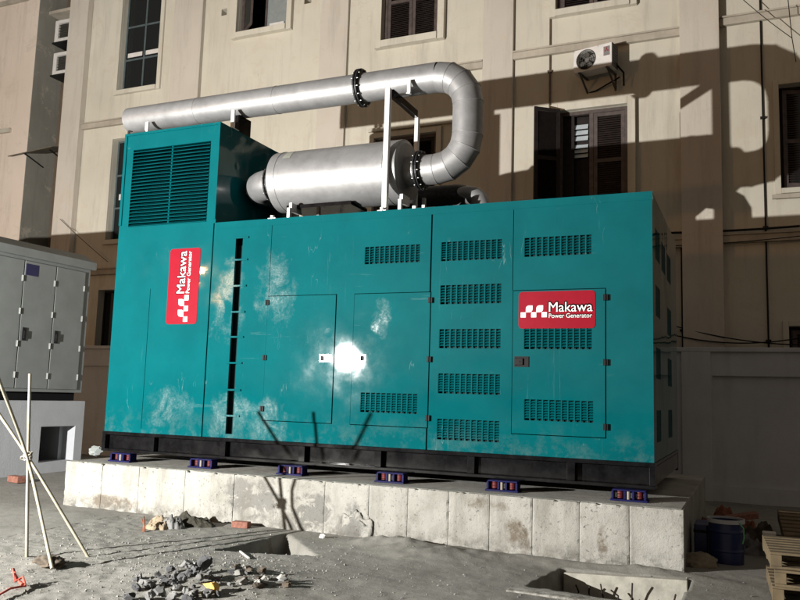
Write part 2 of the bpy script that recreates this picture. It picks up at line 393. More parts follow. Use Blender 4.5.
# pit with a pale concrete wall and rebar stubs
t = thing('pit_wall', (7.4, -.95, -.4), 'pale concrete pit edge with cut rebar stubs below the plinth corner', 'concrete wall')
b = MB(); a, c = Vector((6.86, -1.02, 0)), Vector((7.97, -.95, 0))
b.add([(6.86, -1.04, -.02), (7.98, -.95, .02), (7.98, -.95, -.6), (6.86, -1.04, -.6), (6.86, -.94, -.02), (7.98, -.85, .02), (7.98, -.85, -.6), (6.86, -.94, -.6)],
      [(3, 2, 1, 0), (4, 5, 6, 7), (0, 1, 5, 4), (1, 2, 6, 5), (3, 7, 6, 2), (0, 4, 7, 3)])
b.build('wall_face', M['pitwall'], t, bevel=.008)
for k in range(8):
    x = 7.0 + k * .125; h = random.uniform(.12, .2); b = MB()
    z = -.27 + random.uniform(-.03, .05); b.tube([(x, -1.07, z), (x + random.uniform(-.02, .02), -1.1, z + h * .6), (x + random.uniform(-.06, .06), -1.13, z + h)], .008, 6)
    b.build('rebar', M['rebar'], t)
b = MB(); b.box(6.6, 8.1, -2.14, -1.99, -.5, .012)
tag(b.build('concrete_kerb', M['plinth'], origin=(7.3, -2.05, -.5), bevel=.015), 'low concrete kerb along the near edge of the rebar pit', 'kerb')

# ================================================================== PLINTH
PX0, PX1, PY, ZP = -.127, 7.92, -.541, .60
t = thing('concrete_plinth', (3.9, 1.4, 0), 'long pale cast concrete plinth carrying the teal generator, stained and board marked', 'plinth')
js = [on(px, py, 1, PY)[0] for px, py in ((101, 485), (138, 488), (184, 492), (233, 497), (324, 500), (368, 510), (407, 512), (448, 515), (489, 520), (532, 525), (579, 530), (629, 535))]
js = [PX0] + js + [PX1]
b = MB()
for a, c in zip(js[:-1], js[1:]):
    gapp = .003; o = random.uniform(0, .006)
    xa, xb = a + (gapp if a != PX0 else 0), c - (gapp if c != PX1 else 0); nx, nz = max(4, int((xb - xa) / .02)), 44; base_ = len(b.v)
    zt_ = ZP - .004; vs = []
    for j in range(nz + 2):
        for i_ in range(nx + 1):
            x = xa + (xb - xa) * i_ / nx; edge = min(x - xa, xb - x); z = -.3 + (zt_ + .3) * min(j, nz) / nz
            v_ = Vector((x * 9, z * 9, o * 900)); y = PY + o + .004 * mnoise.fractal(v_ * .6, 1, 2, 3)
            top = max(0, 1 - (zt_ - z) / .03); chip = max(0, mnoise.noise(Vector((x * 14, 3, z * 10))) - .12)
            y += top * chip * .05; z -= top * chip * .05
            y += max(0, 1 - edge / .014) * (.003 + .018 * max(0, mnoise.noise(Vector((x * 3, 9, z * 16))) - .1))
            if j == nz + 1: y = PY + .2
            vs.append((x, y, z))
    w_ = nx + 1
    b.add(vs, [(j * w_ + i_, j * w_ + i_ + 1, (j + 1) * w_ + i_ + 1, (j + 1) * w_ + i_) for j in range(nz + 1) for i_ in range(nx)])
    for xx in (xa, xb): b.add([(xx, PY + o + .012, -.3), (xx, PY + .2, -.3), (xx, PY + .2, zt_), (xx, PY + o + .012, zt_)], [(0, 1, 2, 3)])
b.build('front_face', M['plinth'], t)
b = MB(); b.box(PX0 + .01, PX1 - .01, PY + .05, 3.7, -.3, ZP)
b.build('slab', M['plinth'], t, bevel=.012)

# ================================================================== GENERATOR
L, Z0, Z1, Z2, Z3, BX, D = 7.595, .721, .999, 3.947, 5.41, 1.74, 3.0
gen = thing('generator', (L / 2, D / 2, Z0), 'large teal enclosed diesel generator with red name signs on a black skid base', 'generator')
def rect(tl, tr, br, bl):
    p = [on(*q, 1, 0) for q in (tl, tr, br, bl)]
    return ((p[0][0] + p[3][0]) / 2, (p[1][0] + p[2][0]) / 2, (p[2][2] + p[3][2]) / 2, (p[0][2] + p[1][2]) / 2)
doorL = rect((268.8, 296), (335.8, 294.7), (332, 423), (262.5, 420))
doorR = rect((354.5, 294.6), (430, 293), (428, 427.5), (351, 424.5))
doorP = rect((513, 291), (604, 289), (606.7, 438), (512.5, 433))
zt = (doorL[3] + doorR[3]) / 2; zb = (doorL[2] + doorR[2]) / 2
doorL = (doorL[0], doorL[1], zb, zt); doorR = (doorR[0], doorR[1], zb, zt)
slot = rect((235.6, 237), (242.5, 237), (233, 434), (225.7, 434))
V = dict(
 vA=rect((364.6, 247), (420.3, 244.5), (420.3, 262.3), (364.6, 264)),
 c1=rect((439.8, 242), (501.4, 239.5), (501.4, 259), (439.8, 261)), c2=rect((439.5, 285.5), (501, 283.5), (501, 303), (439.5, 304.5)),
 c3=rect((438.7, 329.5), (501, 328.5), (501, 348), (438.7, 348.5)), c4=rect((438.4, 374), (501, 374), (501, 394.7), (438.4, 393.5)),
 c5=rect((437.7, 419), (501, 421), (501, 442), (437.7, 440)), p1=rect((524, 237.5), (592, 235), (592, 254.5), (524, 256.5)))
VR = rect((360.5, 392.5), (418, 394), (418, 414.5), (360.5, 411.5))
VP1 = rect((524, 316), (592.6, 315), (592.6, 349), (524, 349.5)); VP2 = rect((524, 399), (594, 401.5), (594, 423), (524, 420))
vx = [sum(V[k][i] for k in ('c1', 'c2', 'c3', 'c4', 'c5')) / 5 for i in (0, 1)]
for k in ('c1', 'c2', 'c3', 'c4', 'c5'): V[k] = (vx[0], vx[1], V[k][2], V[k][3])
sA = FX(143, 400); sB = FX(208.5, 320); sC = (doorL[0] + .0); sD = FX(429.5, 320); sE = FX(513.3, 240)
SG = .01
def cut(r, g=.0): return (r[0] - g, r[1] + g, r[2] - g, r[3] + g)
LG = rect((133.75, 150), (211, 141), (206.5, 222), (128.2, 227)); 
# front skin: lower body
holes = [cut(doorL, SG), cut(doorR, SG), cut(doorP, SG), slot] + list(V.values())
seams = [(sA - .004, sA + .004, Z1 + .06, Z2 - .9), (sB - SG, sB + SG, Z1, Z2), (sC - .004, sC + .004, doorL[3], Z2 - .08), (sD - SG, sD + SG, Z1, Z2), (sE - .004, sE + .004, doorP[3] + .01, Z2 - .1)]
b = MB(); b.plate(0, L, Z1, Z2, holes + seams, 0, .03)
b.box(BX, L, .03, D, Z2 - .03, Z2)                                       # roof
b.box(0, BX, .03, D, Z2 - .3, Z2 - .27)
b.box(0, L, D - .03, D, Z1, Z2 - .031)                                     # rear
b.box(.0, .03, .03, D - .03, Z1, Z2 - .031)
# right end with its vent holes
SH = []
for (ya, yb, za, zb_) in ((.28, .75, 3.25, 3.6), (.95, 1.42, 3.22, 3.57), (1.62, 2.15, 3.2, 3.55), (.28, .75, 2.6, 2.95), (1.62, 2.15, 2.5, 2.85), (.28, .75, 1.9, 2.25), (1.62, 2.15, 1.85, 2.2), (.28, .75, 1.2, 1.55), (1.62, 2.15, 1.2, 1.55)):
    SH.append((ya, yb, za, zb_))
b.plate(.03, D - .03, Z1, Z2 - .031, SH + [(1.0, 1.006, 1.1, 3.0), (1.5, 1.506, 1.1, 3.0)], 0, .03, 0, T=lambda a, y, z: (L - y, a, z))
# folded trims
b.box(BX + .02, L + .004, -.006, -.001, Z2 - .09, Z2 + .004)
b.build('enclosure', M['teal'], gen)
b = MB(); b.box(.1, L - .1, .1, D - .1, Z1 + .02, Z2 - .32); b.build('shade_core', simple('shade_core_teal', (.008, .028, .03), .9), gen)  # solid core, its dark colour stands in for shade seen through the vents
# vents
def vent(r, parent, T=None, y=.0, n=11):
    T = T or (lambda a, y_, c: (a, y_, c)); b = MB(); x0, x1, z0, z1 = r
    def bx(a0, a1, y0, y1, c0, c1):
        vs = [T(a, yy, c) for a in (a0, a1) for yy in (y0, y1) for c in (c0, c1)]
        b.add(vs, [(0, 1, 3, 2), (4, 6, 7, 5), (0, 4, 5, 1), (2, 3, 7, 6), (0, 2, 6, 4), (1, 5, 7, 3)])
    w = (x1 - x0) / n; rows = max(6, round((z1 - z0) / .031))
    for k in range(n + 1):
        c = x0 + k * w; bx(max(c - .007, x0), min(c + .007, x1), y + .002, y + .01, z0, z1)
    for j in range(1, rows):
        z = z0 + (z1 - z0) * j / rows
        for k in range(n):   # small pressed louvre lips, leaning outwards
            a0 = x0 + k * w + .007; a1 = x0 + (k + 1) * w - .007
            vs = [T(a0, y + .004, z - .006), T(a1, y + .004, z - .006), T(a1, y + .024, z + .012), T(a0, y + .024, z + .012)]
            b.add(vs, [(0, 1, 2, 3)]); b.add([T(a0, y + .004, z - .002), T(a1, y + .004, z - .002), T(a1, y + .024, z + .016), T(a0, y + .024, z + .016)], [(3, 2, 1, 0)])
    o = b.build('vent', M['teal'], parent)
    return o
for r in V.values(): vent(r, gen)
for r in SH: vent(r, gen, T=lambda a, y, z: (L - y, a, z), n=7)
# doors
def hinge(x, z, parent):
    b = MB(); b.box(x - .028, x + .028, -.03, -.0125, z - .035, z + .035); b.cyl((x, -.032, z - .035), (x, -.032, z + .035), .009, 8)
    b.build('hinge', M['rubber'], parent, bevel=.003)
def handle(r, mat1, mat2, parent, flip):
    x0, x1, z0, z1 = r; b = MB(); b.plate(x0, x1, z0, z1, [(x0 + .014, x1 - .014, z0 + .014, z1 - .014)], -.024, .011)
    h = b.build('handle', mat2, parent)
    b = MB(); b.box(x0 + .014, x1 - .014, -.015, -.0125, z0 + .014, z1 - .014); b.build('handle_recess', M['rubber'], h)
    xa, xb = ((x0 + (x1 - x0) * .38, x1 - .016) if flip else (x0 + .016, x0 + (x1 - x0) * .62)); b = MB()
    b.box(xa, xb, -.034, -.0155, z0 + .022, z1 - .022); b.cyl(((xa + xb) / 2, -.04, (z0 + z1) / 2), ((xa + xb) / 2, -.03, (z0 + z1) / 2), .012, 10)
    b.build('latch', mat1, h, bevel=.004)
for nm, r, vs, hx in (('l', doorL, [], 0), ('r', doorR, [VR], 1), ('p', doorP, [VP1, VP2], 1)):
    x0, x1, z0, z1 = r
    b = MB(); b.plate(x0, x1, z0, z1, vs, -.012, .04); d = b.build('door', M['teal'], gen, bevel=.0)
    for q in vs: vent(q, d, y=-.012)
    xh = x1 if hx else x0
    for fz in ((.95, .5, .09) if nm == 'l' else (.94, .5, .07)): hinge(xh + (.006 if hx else -.006), z0 + (z1 - z0) * fz, d)
    if nm == 'l': hr = rect((320.5, 354.5), (332.3, 354.5), (332.3, 362), (320.5, 362)); handle(hr, M['chrome'], M['chrome'], d, True)
    if nm == 'r': hr = rect((355, 354.7), (366.3, 354.7), (366.3, 362.3), (355, 362.3)); handle(hr, M['chrome'], M['chrome'], d, False)
    if nm == 'p': hr = rect((514.8, 356.5), (529, 356.5), (529, 367), (514.8, 367)); handle(hr, M['rubber'], M['rubber'], d, False)
# ladder-like slot
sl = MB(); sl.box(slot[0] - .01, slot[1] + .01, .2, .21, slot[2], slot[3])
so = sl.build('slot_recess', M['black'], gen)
for py in (238, 260, 286, 312, 337, 363, 390, 416):
    z = FZ(236, py); b = MB(); b.box(slot[0] - .03, slot[1] + .1, -.02, -.001, z - .012, z + .012); b.build('rung', M['teal'], so, bevel=.003)
# radiator box
b = MB(); b.plate(0, BX, Z2 - .0, Z3, [LG], 0, .03)
b.plate(.03, D - 1.1, Z2 - .268, Z3 - .001, [], 0, .03, 0, T=lambda a, y, z: (BX - y, a, z))
b.plate(.03, D - 1.1, Z2 - .268, Z3 - .001, [], 0, .03, 0, T=lambda a, y, z: (y, a, z))
b.box(.03, BX - .03, .03, D - 1.1, Z3 - .03, Z3 - .002); b.box(0.03, BX - .03, D - 1.13, D - 1.1, Z2 - .26, Z3 - .031)
rb = b.build('radiator_box', M['teal'], gen)
b = MB()
for (a0, a1, c0, c1) in ((.0, BX, Z3 - .035, Z3), (0, .045, Z2 + .06, Z3 - .036), (BX - .04, BX, Z2 + .06, Z3 - .036)): b.box(a0, a1, -.016, -.0005, c0, c1)
b.build('trim', M['teal'], rb)
b = MB(); b.box(.05, BX - .05, .25, .27, Z2, Z3 - .06); b.build('shade_backing', M['black'], rb)  # black sheet painting in the shade behind the louvre blades
n = 23; b = MB()
for k in range(n):
    z = LG[2] + (LG[3] - LG[2]) * (k + .5) / n; h = (LG[3] - LG[2]) / n
    b.add([(LG[0] + .0, -.012, z - h * .42), (LG[1], -.012, z - h * .42), (LG[1], .05, z + h * .5), (LG[0], .05, z + h * .5)], [(0, 1, 2, 3), (3, 2, 1, 0)])
    b.box(LG[0], LG[1], -.014, -.004, z - h * .46, z - h * .34)
b.box((LG[0] + LG[1]) / 2 - .012, (LG[0] + LG[1]) / 2 + .012, .03, .05, LG[2], LG[3])
b.build('louvre', M['teal'], rb)
b = MB(); b.box(LG[0] + .0, LG[0] + .07, -.003, .02, LG[2], LG[3]); 
b = MB(); b.bar((.03, .03, Z3), (.03, .03, Z3 + .07), .05, .012); b.cyl((.03, .03, Z3 + .05), (.09, .03, Z3 + .05), .01, 8); b.build('lifting_lug', M['flange'], rb)
# skid base
b = MB()
b.box(-.02, L + .01, -.02, .16, Z1 - .045, Z1 - .002); b.box(-.02, L + .01, -.02, .16, Z0, Z0 + .035); b.box(-.01, L, .07, .09, Z0 + .035, Z1 - .045)
b.box(-.02, .04, -.015, D, Z0 + .036, Z1 - .046); b.box(L - .05, L + .008, -.015, D, Z0 + .036, Z1 - .046)
b.box(-.02, L + .01, D - .16, D + .01, Z0, Z1 - .003); b.box(-.02, L + .01, .161, D - .161, Z1 - .04, Z1 - .004)
sk = b.build('skid_base', M['skid'], gen, bevel=.004)
for px, py in ((152, 440), (223, 445), (302, 450), (378, 458), (471, 465), (571, 475)):
    x = FX(px, py); b = MB(); b.box(x - .045, x + .045, -.01, .068, Z0 + .036, Z1 - .046); b.build('stiffener', M['skid'], sk, bevel=.004)

# red signs
def text_polys(txt, size, off, W=None, sx=1.0):
    cu = bpy.data.curves.new('t', 'FONT'); cu.body = txt; cu.size = size; cu.offset = off; cu.fill_mode = 'FRONT'; cu.resolution_u = 4
    o = bpy.data.objects.new('t', cu); C.objects.link(o); dg = bpy.context.evaluated_depsgraph_get(); dg.update()
    me = bpy.data.meshes.new_from_object(o.evaluated_get(dg)); bpy.data.objects.remove(o)
    vs = [v.co.copy() for v in me.vertices]; fs = [list(p.vertices) for p in me.polygons]; bpy.data.meshes.remove(me)
    x0 = min(v.x for v in vs); x1 = max(v.x for v in vs); z0 = min(v.y for v in vs); z1 = max(v.y for v in vs)
    return [((v.x - x0) / (x1 - x0), (v.y - z0) / (z1 - z0)) for v in vs], fs
def rrect(w, h, r, n=6, corners=(1, 1, 1, 1)):
    pts = []
    for i, (cx, cy, a) in enumerate(((w - r, h - r, 0), (r, h - r, 90), (r, r, 180), (w - r, r, 270))):
        if corners[i]:
            for k in range(n + 1):
                t = R(a + 90 * k / n); pts.append((cx + r * math.cos(t), cy + r * math.sin(t)))
        else: pts.append((w if i in (0, 3) else 0, h if i < 2 else 0))
    return pts
def sign(o, ux, uy, w, h, y, parent):        # o lower-left, ux/uy unit directions in the face plane
    P = lambda a, b_, d: tuple(Vector(o) + Vector(ux) * a + Vector(uy) * b_ + Vector((0, -d, 0)))
    b = MB(); pts = rrect(w, h, .045); n = len(pts)
    b.add([P(*q, .004) for q in pts], [tuple(range(n))]); b.add([P(*q, .004) for q in pts] + [P(*q, 0) for q in pts], [(i, n + i, n + (i + 1) % n, (i + 1) % n) for i in range(n)])
    s = b.build('name_sign', M['red'], parent)
    for txt, x0, x1, y0, y1, off in (('Makawa', .405, .965, .46, .72, .048), ('Power Generator', .405, .96, .29, .41, .03)):
        vs, fs = text_polys(txt, 1, 0); b = MB()
        for q, (du, dv) in enumerate(((0, 0), (off, 0), (-off, 0), (0, off), (0, -off))):
            b.add([P((x0 + (x1 - x0) * a) * w + du * .22, (y0 + (y1 - y0) * c) * h + dv * .16, .0055 + q * .0004) for a, c in vs], fs); b.build('lettering', M['white'], s)
    b = MB(); sq = .068 * w
    def poly(pts, ax, ay): b.add([P(ax * w + q[0], ay * h + q[1], .0055) for q in pts], [tuple(range(len(pts)))])
    for ax in (.03, .17, .31): poly([(0, 0), (sq, 0), (sq, sq), (0, sq)], ax, .30)
    for ax in (.098, .238): poly(rrect(sq * 1.32, sq * 1.32, sq * .62, 6, (0, 1, 0, 1)), ax, .30 + sq / h)
    b.build('emblem', M['white'], s)
r2 = rect((519, 292), (595.6, 290.5), (595.6, 328), (519, 329))
sign((r2[0], -.0145, r2[2]), (1, 0, 0), (0, 0, 1), r2[1] - r2[0], r2[3] - r2[2], 0, gen)
r1 = rect((170.2, 249), (200.4, 248), (197.3, 323.8), (166.5, 324.4))
sign((r1[1], -.0015, r1[2]), (0, 0, 1), (-1, 0, 0), r1[3] - r1[2], r1[1] - r1[0], 0, gen)

# ================================================================== EXHAUST
YE = .55; ZT = 5.862; ZM = 4.60; PR = .20; ex = thing('exhaust_system', (3.6, YE, Z2), 'silver exhaust silencer and long looping tail pipe lying along the generator roof', 'exhaust')
def bend(c, u, v, rad, a0, a1, n):        # points of an arc: c + rad*(cos u + sin v)
    return [Vector(c) + rad * (Vector(u) * math.cos(R(a0 + (a1 - a0) * k / n)) + Vector(v) * math.sin(R(a0 + (a1 - a0) * k / n))) for k in range(n + 1)]
def mitred(pts, r, name, parent, n=40):
    b = MB(); pts = [Vector(p) for p in pts]
    # one section per straight: rings shared in place but not in shading, so each mitre reads as a weld
    planes = []
    for k, p in enumerate(pts):
        d0 = (pts[k] - pts[k - 1]).normalized() if k else None; d1 = (pts[k + 1] - pts[k]).normalized() if k < len(pts) - 1 else None
        planes.append(((d0 or d1) + (d1 or d0)).normalized())
    side = Vector((0, 1, 0)); rings = []
    for p, pn in zip(pts, planes): rings.append((p, pn))
    for k in range(len(pts) - 1):
        d = (pts[k + 1] - pts[k]).normalized(); u = side; w = d.cross(u).normalized(); vs = []
        for (p, pn) in (rings[k], rings[k + 1]):
            for i in range(n):
                t = 2 * math.pi * i / n; q = p + (u * math.cos(t) + w * math.sin(t)) * r
                q = q - d * ((q - p).dot(pn) / d.dot(pn)); vs.append(q)
        b.add(vs, [(i, (i + 1) % n, n + (i + 1) % n, n + i) for i in range(n)], 0, True)
        if k:
            ring = vs[:n]; c = pts[k]      # weld bead
            b.tube([c + (q - c) * 1.0 for q in ring] + [ring[0]], .0055, 5, cap=False)
    return b.build(name, M['silver'], parent)
XL, XE = on(131, 119, 1, YE)[0], 4.82; RB = .42
FXm = on(362, 89, 1, YE)[0]
b = MB()
b.lathe([(0, PR - .012), (0, PR), (FXm - XL - .02, PR)], (XL, YE, ZT), (1, 0, 0)); b.lathe([(0.0, PR - .012), (.8, PR - .012)], (XL, YE, ZT), (1, 0, 0)); b.lathe([(.8, PR - .01), (.8, 0)], (XL, YE, ZT), (1, 0, 0))
tp = b.build('tail_pipe', M['silver'], ex)
for xx in (XL + 1.35, XL + 2.75):
    b = MB(); b.ring((xx, YE, ZT), (xx + .012, YE, ZT), PR + .004, PR - .01, 40); b.build('weld_seam', M['silver'], tp)
b = MB()
b.lathe([(0, PR), (XE - FXm - .02, PR)], (FXm + .02, YE, ZT), (1, 0, 0)); b.build('upper_pipe', M['silver'], ex)
top = bend((XE, YE, ZT - RB), (0, 0, 1), (1, 0, 0), RB, 0, 90, 4)
bot = bend((XE, YE, ZM + RB), (1, 0, 0), (0, 0, -1), RB, 0, 90, 4)
mitred(top + bot + [(4.66, YE, ZM)], PR, 'return_bend', ex)
def flange(x, z, ro, parent, n=14, ri=PR - .01, dd=.02, gap=.016):
    b = MB(); b.ring((x - gap / 2 - dd, YE, z), (x - gap / 2, YE, z), ro, ri); b.ring((x + gap / 2, YE, z), (x + gap / 2 + dd, YE, z), ro, ri); b.ring((x - gap / 2, YE, z), (x + gap / 2, YE, z), ro - .05, ri)
    f_ = b.build('flange', M['flange'], parent)
    for k in range(n):
        t = 2 * math.pi * (k + .5) / n; yy = YE + math.cos(t) * (ro - .022); zz = z + math.sin(t) * (ro - .022); b = MB()
        b.cyl((x - gap / 2 - dd - .024, yy, zz), (x + gap / 2 + dd + .024, yy, zz), .006, 6); b.cyl((x - gap / 2 - dd - .018, yy, zz), (x - gap / 2 - dd, yy, zz), .012, 6); b.cyl((x + gap / 2 + dd, yy, zz), (x + gap / 2 + dd + .018, yy, zz), .012, 6)
        b.build('bolt', M['bolt'], f_)
flange(FXm, ZT, PR + .065, ex); flange(4.60, ZM, PR + .065, ex); 
MR = .43; MX0, MX1 = 2.42, 4.40
b = MB(); b.lathe([(-.085, .235), (0, MR - .06), (.03, MR - .012), (.03, MR), (MX1 - MX0, MR), (MX1 - MX0, MR - .015), (MX1 - MX0 + .02, MR - .05), (MX1 - MX0 + .02, 0)], (MX0, YE, ZM), (1, 0, 0), 56)
mu = b.build('silencer', M['silver'], ex)
b = MB(); b.ring((MX1 - .19, YE, ZM), (MX1 - .175, YE, ZM), MR + .006, MR - .01, 56); b.build('seam_band', M['silver'], mu)
b = MB(); b.ring((MX0 + .14, YE, ZM), (MX0 + .155, YE, ZM), MR + .006, MR - .01, 56); b.build('seam_band', M['silver'], mu)
b = MB(); b.lathe([(0, PR), (.24, PR)], (MX1 + .01, YE, ZM), (1, 0, 0)); b.build('outlet_neck', M['silver'], mu)
b = MB()   # data plate
for k in range(7):
    t0, t1 = R(118 + k * 4), R(118 + (k + 1) * 4)
    P = lambda t, x: (x, YE + math.cos(t) * (MR + .004), ZM + math.sin(t) * (MR + .004))
    b.add([P(t0, 2.66), P(t0, 2.78), P(t1, 2.78), P(t1, 2.66)], [(0, 1, 2, 3)])
b.build('tape_patch', simple('grey_tape', (.22, .23, .2), .6), mu)
# inlet elbow turning away behind
flg = on(277, 185, 1, YE)[0]
flange(2.31, ZM, .265, ex, 12, .2, .02, .02)
b = MB(); pts = bend((2.26, YE + .34, ZM), (0, -1, 0), (-1, 0, 0), .34, 0, 90, 6)
b.tube([Vector((2.30, YE, ZM))] + pts + [(1.92, 1.5, ZM), (1.92, 1.6, 3.9)], .215, 36); b.build('inlet_bend', M['silver'], ex)
# support frame
F0 = Vector((4.30, .1, Z2)); 
b = MB(); b.box(4.265, 4.335, .06, .13, Z2 + .012, 5.60); b.box(4.2, 4.4, .02, .18, Z2 + .001, Z2 + .012); sf = b.build('support_post', M['steel'], ex, bevel=.004)
b = MB(); b.box(4.31, 4.365, .96, 1.03, Z2 + .012, 5.50); b.box(4.22, 4.44, .9, 1.1, Z2 + .001, Z2 + .012); b.build('support_post', M['steel'], ex, bevel=.004)
b = MB(); b.box(4.29, 4.36, .131, .959, 5.50, 5.60); b.build('cross_bar', M['skid'], ex, bevel=.003)
b = MB(); b.box(4.47, 4.52, .30, .33, 5.60, 5.78); b.box(4.361, 4.52, .29, .35, 5.585, 5.60); b.build('saddle', M['steel'], ex, bevel=.003)
for (x0, y0) in ((.1, .28), (1.69, .28)):
    b = MB(); b.box(x0, x0 + .06, y0, y0 + .03, Z3 + .012, ZT - .17); b.box(x0 - .12, x0 + .06, y0 - .02, y0 + .14, Z3 + .001, Z3 + .012); b.build('saddle', M['steel'], ex, bevel=.003)
b = MB(); b.box(1.62, 1.74, .42, .72, Z3 + .002, ZT - PR - .002); b.build('channel', M['skid'], ex)
for x0 in (2.82, 4.47):
    b = MB(); b.box(x0, x0 + .045, .12, .17, Z2 + .012, 4.12); b.box(x0, x0 + .045, .92, .97, Z2 + .012, 4.33); b.box(x0, x0 + .045, .172, .4, 4.08, 4.2); b.box(x0 - .04, x0 + .08, .08, 1.05, Z2 + .001, Z2 + .012)
    b.build('silencer_foot', M['steel'], ex, bevel=.003)
for x0 in (2.95,):
    b = MB(); b.box(x0 - .25, x0 + .75, .3, .8, ZM - MR - .02, ZM - MR + .03); b.build('saddle', M['skid'], ex)
for x0 in (2.66, 4.30):
    b = MB(); b.cyl((x0, .02, Z2), (x0, .02, Z2 + .05), .03, 12); b.box(x0 - .06, x0 + .06, -.0, .045, Z2, Z2 + .015) ; b.build('anchor_nut', M['steel'], ex)
# second pipe behind
tb = thing('turbo_outlet_pipe', (4.9, 1.6, Z2), 'pipe elbow painted dark for its shade, with pale silver end bending down behind the silencer', 'pipe')
b = MB(); pts = [(4.2, 1.6, 4.42)] + [Vector(q) for q in bend((4.72, 1.6, 4.42 - .22), (0, 0, 1), (1, 0, 0), .22, 0, 50, 5)]
b.tube(pts, .25, 32); b.build('shaded_bend', M['flange'], tb)  # dark steel colour puts the silencer's shade into this bend
b = MB(); b.tube([(4.8, 1.5, 4.46), (4.95, 1.47, 4.47), (5.06, 1.44, 4.44), (5.13, 1.42, 4.38), (5.17, 1.40, 4.28), (5.18, 1.4, 3.95)], .13, 28); b.build('pipe_end', M['silver'], tb)
b = MB(); b.box(4.0, 5.0, 1.5, 2.1, Z2 + .001, Z2 + .08); b.build('roof_base', M['skid'], tb)

# ================================================================== ISOLATORS
ordw = ['leftmost', 'second from the left', 'third from the left', 'third from the right', 'second from the right', 'rightmost']
iso = None
for k in range(6):
    x = .5 + 1.372 * k
    if iso is None:
        iso = thing('spring_isolator', (x, -.13, ZP), '', 'vibration isolator', 'blue spring isolators under the skid')
        b = MB(); b.box(x - .19, x + .19, -.22, -.04, ZP + .001, ZP + .02); b.box(x - .17, x + .17, -.19, -.05, Z0 - .017, Z0 - .002)
        for xx in (x - .17, x - .045, x + .03, x + .15): b.box(xx - .012 if xx < x else xx, xx + .012 if xx < x else xx + .024, -.185, -.055, ZP + .02, Z0 - .018)
        b.build('housing', M['blue'], iso, bevel=.003)
        for xx in (x - .1, x + .1):
            pts = [(xx + .032 * math.cos(t * .6), -.12 + .032 * math.sin(t * .6), ZP + .022 + .078 * t / 52) for t in range(53)]
            b = MB(); b.tube(pts, .008, 6); b.build('spring', M['spring'], iso)
        b = MB(); b.cyl((x - .006, -.17, ZP + .02), (x - .006, -.17, Z0 - .02), .022, 6); b.build('levelling_nut', M['nut'], iso)
        o = iso
    else: o = copy_tree(iso); o.location.x = x
    tag(o, 'blue spring isolator under the black skid, %s of the six' % ordw[k], 'vibration isolator')

# ================================================================== BUILDING
W = 7.0
bld = thing('cream_building', (0, W + 2, 0), 'weathered cream stucco building with pilasters and shuttered windows behind the generator', 'building')
def wx(x, y): return on(x, y, 1, W)[0]
def wz(x, y): return on(x, y, 1, W)[2]
WIN = dict(w1=(-7.07, -5.72, 9.62, 13.2), w2=(-7.07, -5.72, 5.5, 8.26), w3=(-3.21, -1.73, 10.62, 12.6), w4=(.88, 2.27, 9.75, 11.9), w5=(.76, 2.28, 5.5, 7.46),
           w6=(4.94, 6.45, 9.8, 11.9), w7=(5.0, 6.4, 5.55, 7.58), w8=(9.14, 10.6, 5.63, 7.62), w9=(9.2, 10.6, 1.2, 3.08), w10=(-7.16, -5.8, 2.0, 4.16))
b = MB(); b.plate(-8.9, 14, -.1, 15, list(WIN.values()) + [(-3.77, -3.6, 11.22, 11.4), (-1.3, -1.1, 11.1, 11.28)], W, .35)
b.build('wall', M['stucco'], bld)
b = MB(); b.box(-8.9, 14, W + 1.5, W + 1.6, -.1, 15); b.box(-8.9, -8.8, W + .35, W + 1.5, -.1, 15); b.box(13.9, 14, W + .35, W + 1.5, -.1, 15); b.box(-8.9, 14, W + .36, W + 1.49, 15, 15.1)
b.build('dark_interior', simple('dark_interior_wall', (.03, .028, .025), .9), bld)
for (a, c, d) in ((-8.88, -8.19, .19), (-5.2, -4.28, .12), (-.76, -.02, .09), (3.34, 4.02, .1), (7.41, 8.13, .24)):
    b = MB(); b.box(a, c, W - d, W - .002, -.1, 15); b.build('pilaster', M['pilaster'], bld, bevel=.008)
for (a, c, z) in ((-8.19, -5.2, 8.74), (-4.28, -.76, 8.80), (-.02, 3.34, 8.86), (4.02, 7.41, 8.95), (8.13, 14, 9.02), (8.13, 14, 4.74), (4.02, 7.41, 4.7), (-8.19, -5.2, 4.66)):
    b = MB(); b.box(a + .002, c - .002, W - .1, W - .002, z - .09, z + .05); b.box(a + .002, c - .002, W - .13, W - .002, z + .052, z + .085); b.build('ledge', M['ledge'], bld, bevel=.006)
b = MB(); b.box(.6, 3.3, W - .08, W - .002, 7.62, 7.70); b.build('ledge', M['stucco'], bld, bevel=.006)
def surround(k, w, pr, sill=True):
    a, c, z0, z1 = WIN[k]; b = MB()
    b.box(a - w, a - .002, W - pr, W - .002, z0 - w, z1 + w); b.box(c + .002, c + w, W - pr, W - .002, z0 - w, z1 + w)
    b.box(a - .001, c + .001, W - pr, W - .002, z1 + .002, z1 + w); b.box(a - .001, c + .001, W - pr - .04, W - .002, z0 - w, z0 - .002)
    return b.build('window_surround', M['stucco'], bld, bevel=.006)
for k, w, pr in (('w1', .12, .06), ('w2', .12, .06), ('w3', .14, .12), ('w4', .16, .14), ('w5', .12, .06), ('w6', .14, .12), ('w7', .15, .13), ('w8', .1, .06), ('w9', .1, .06), ('w10', .1, .06)): surround(k, w, pr)
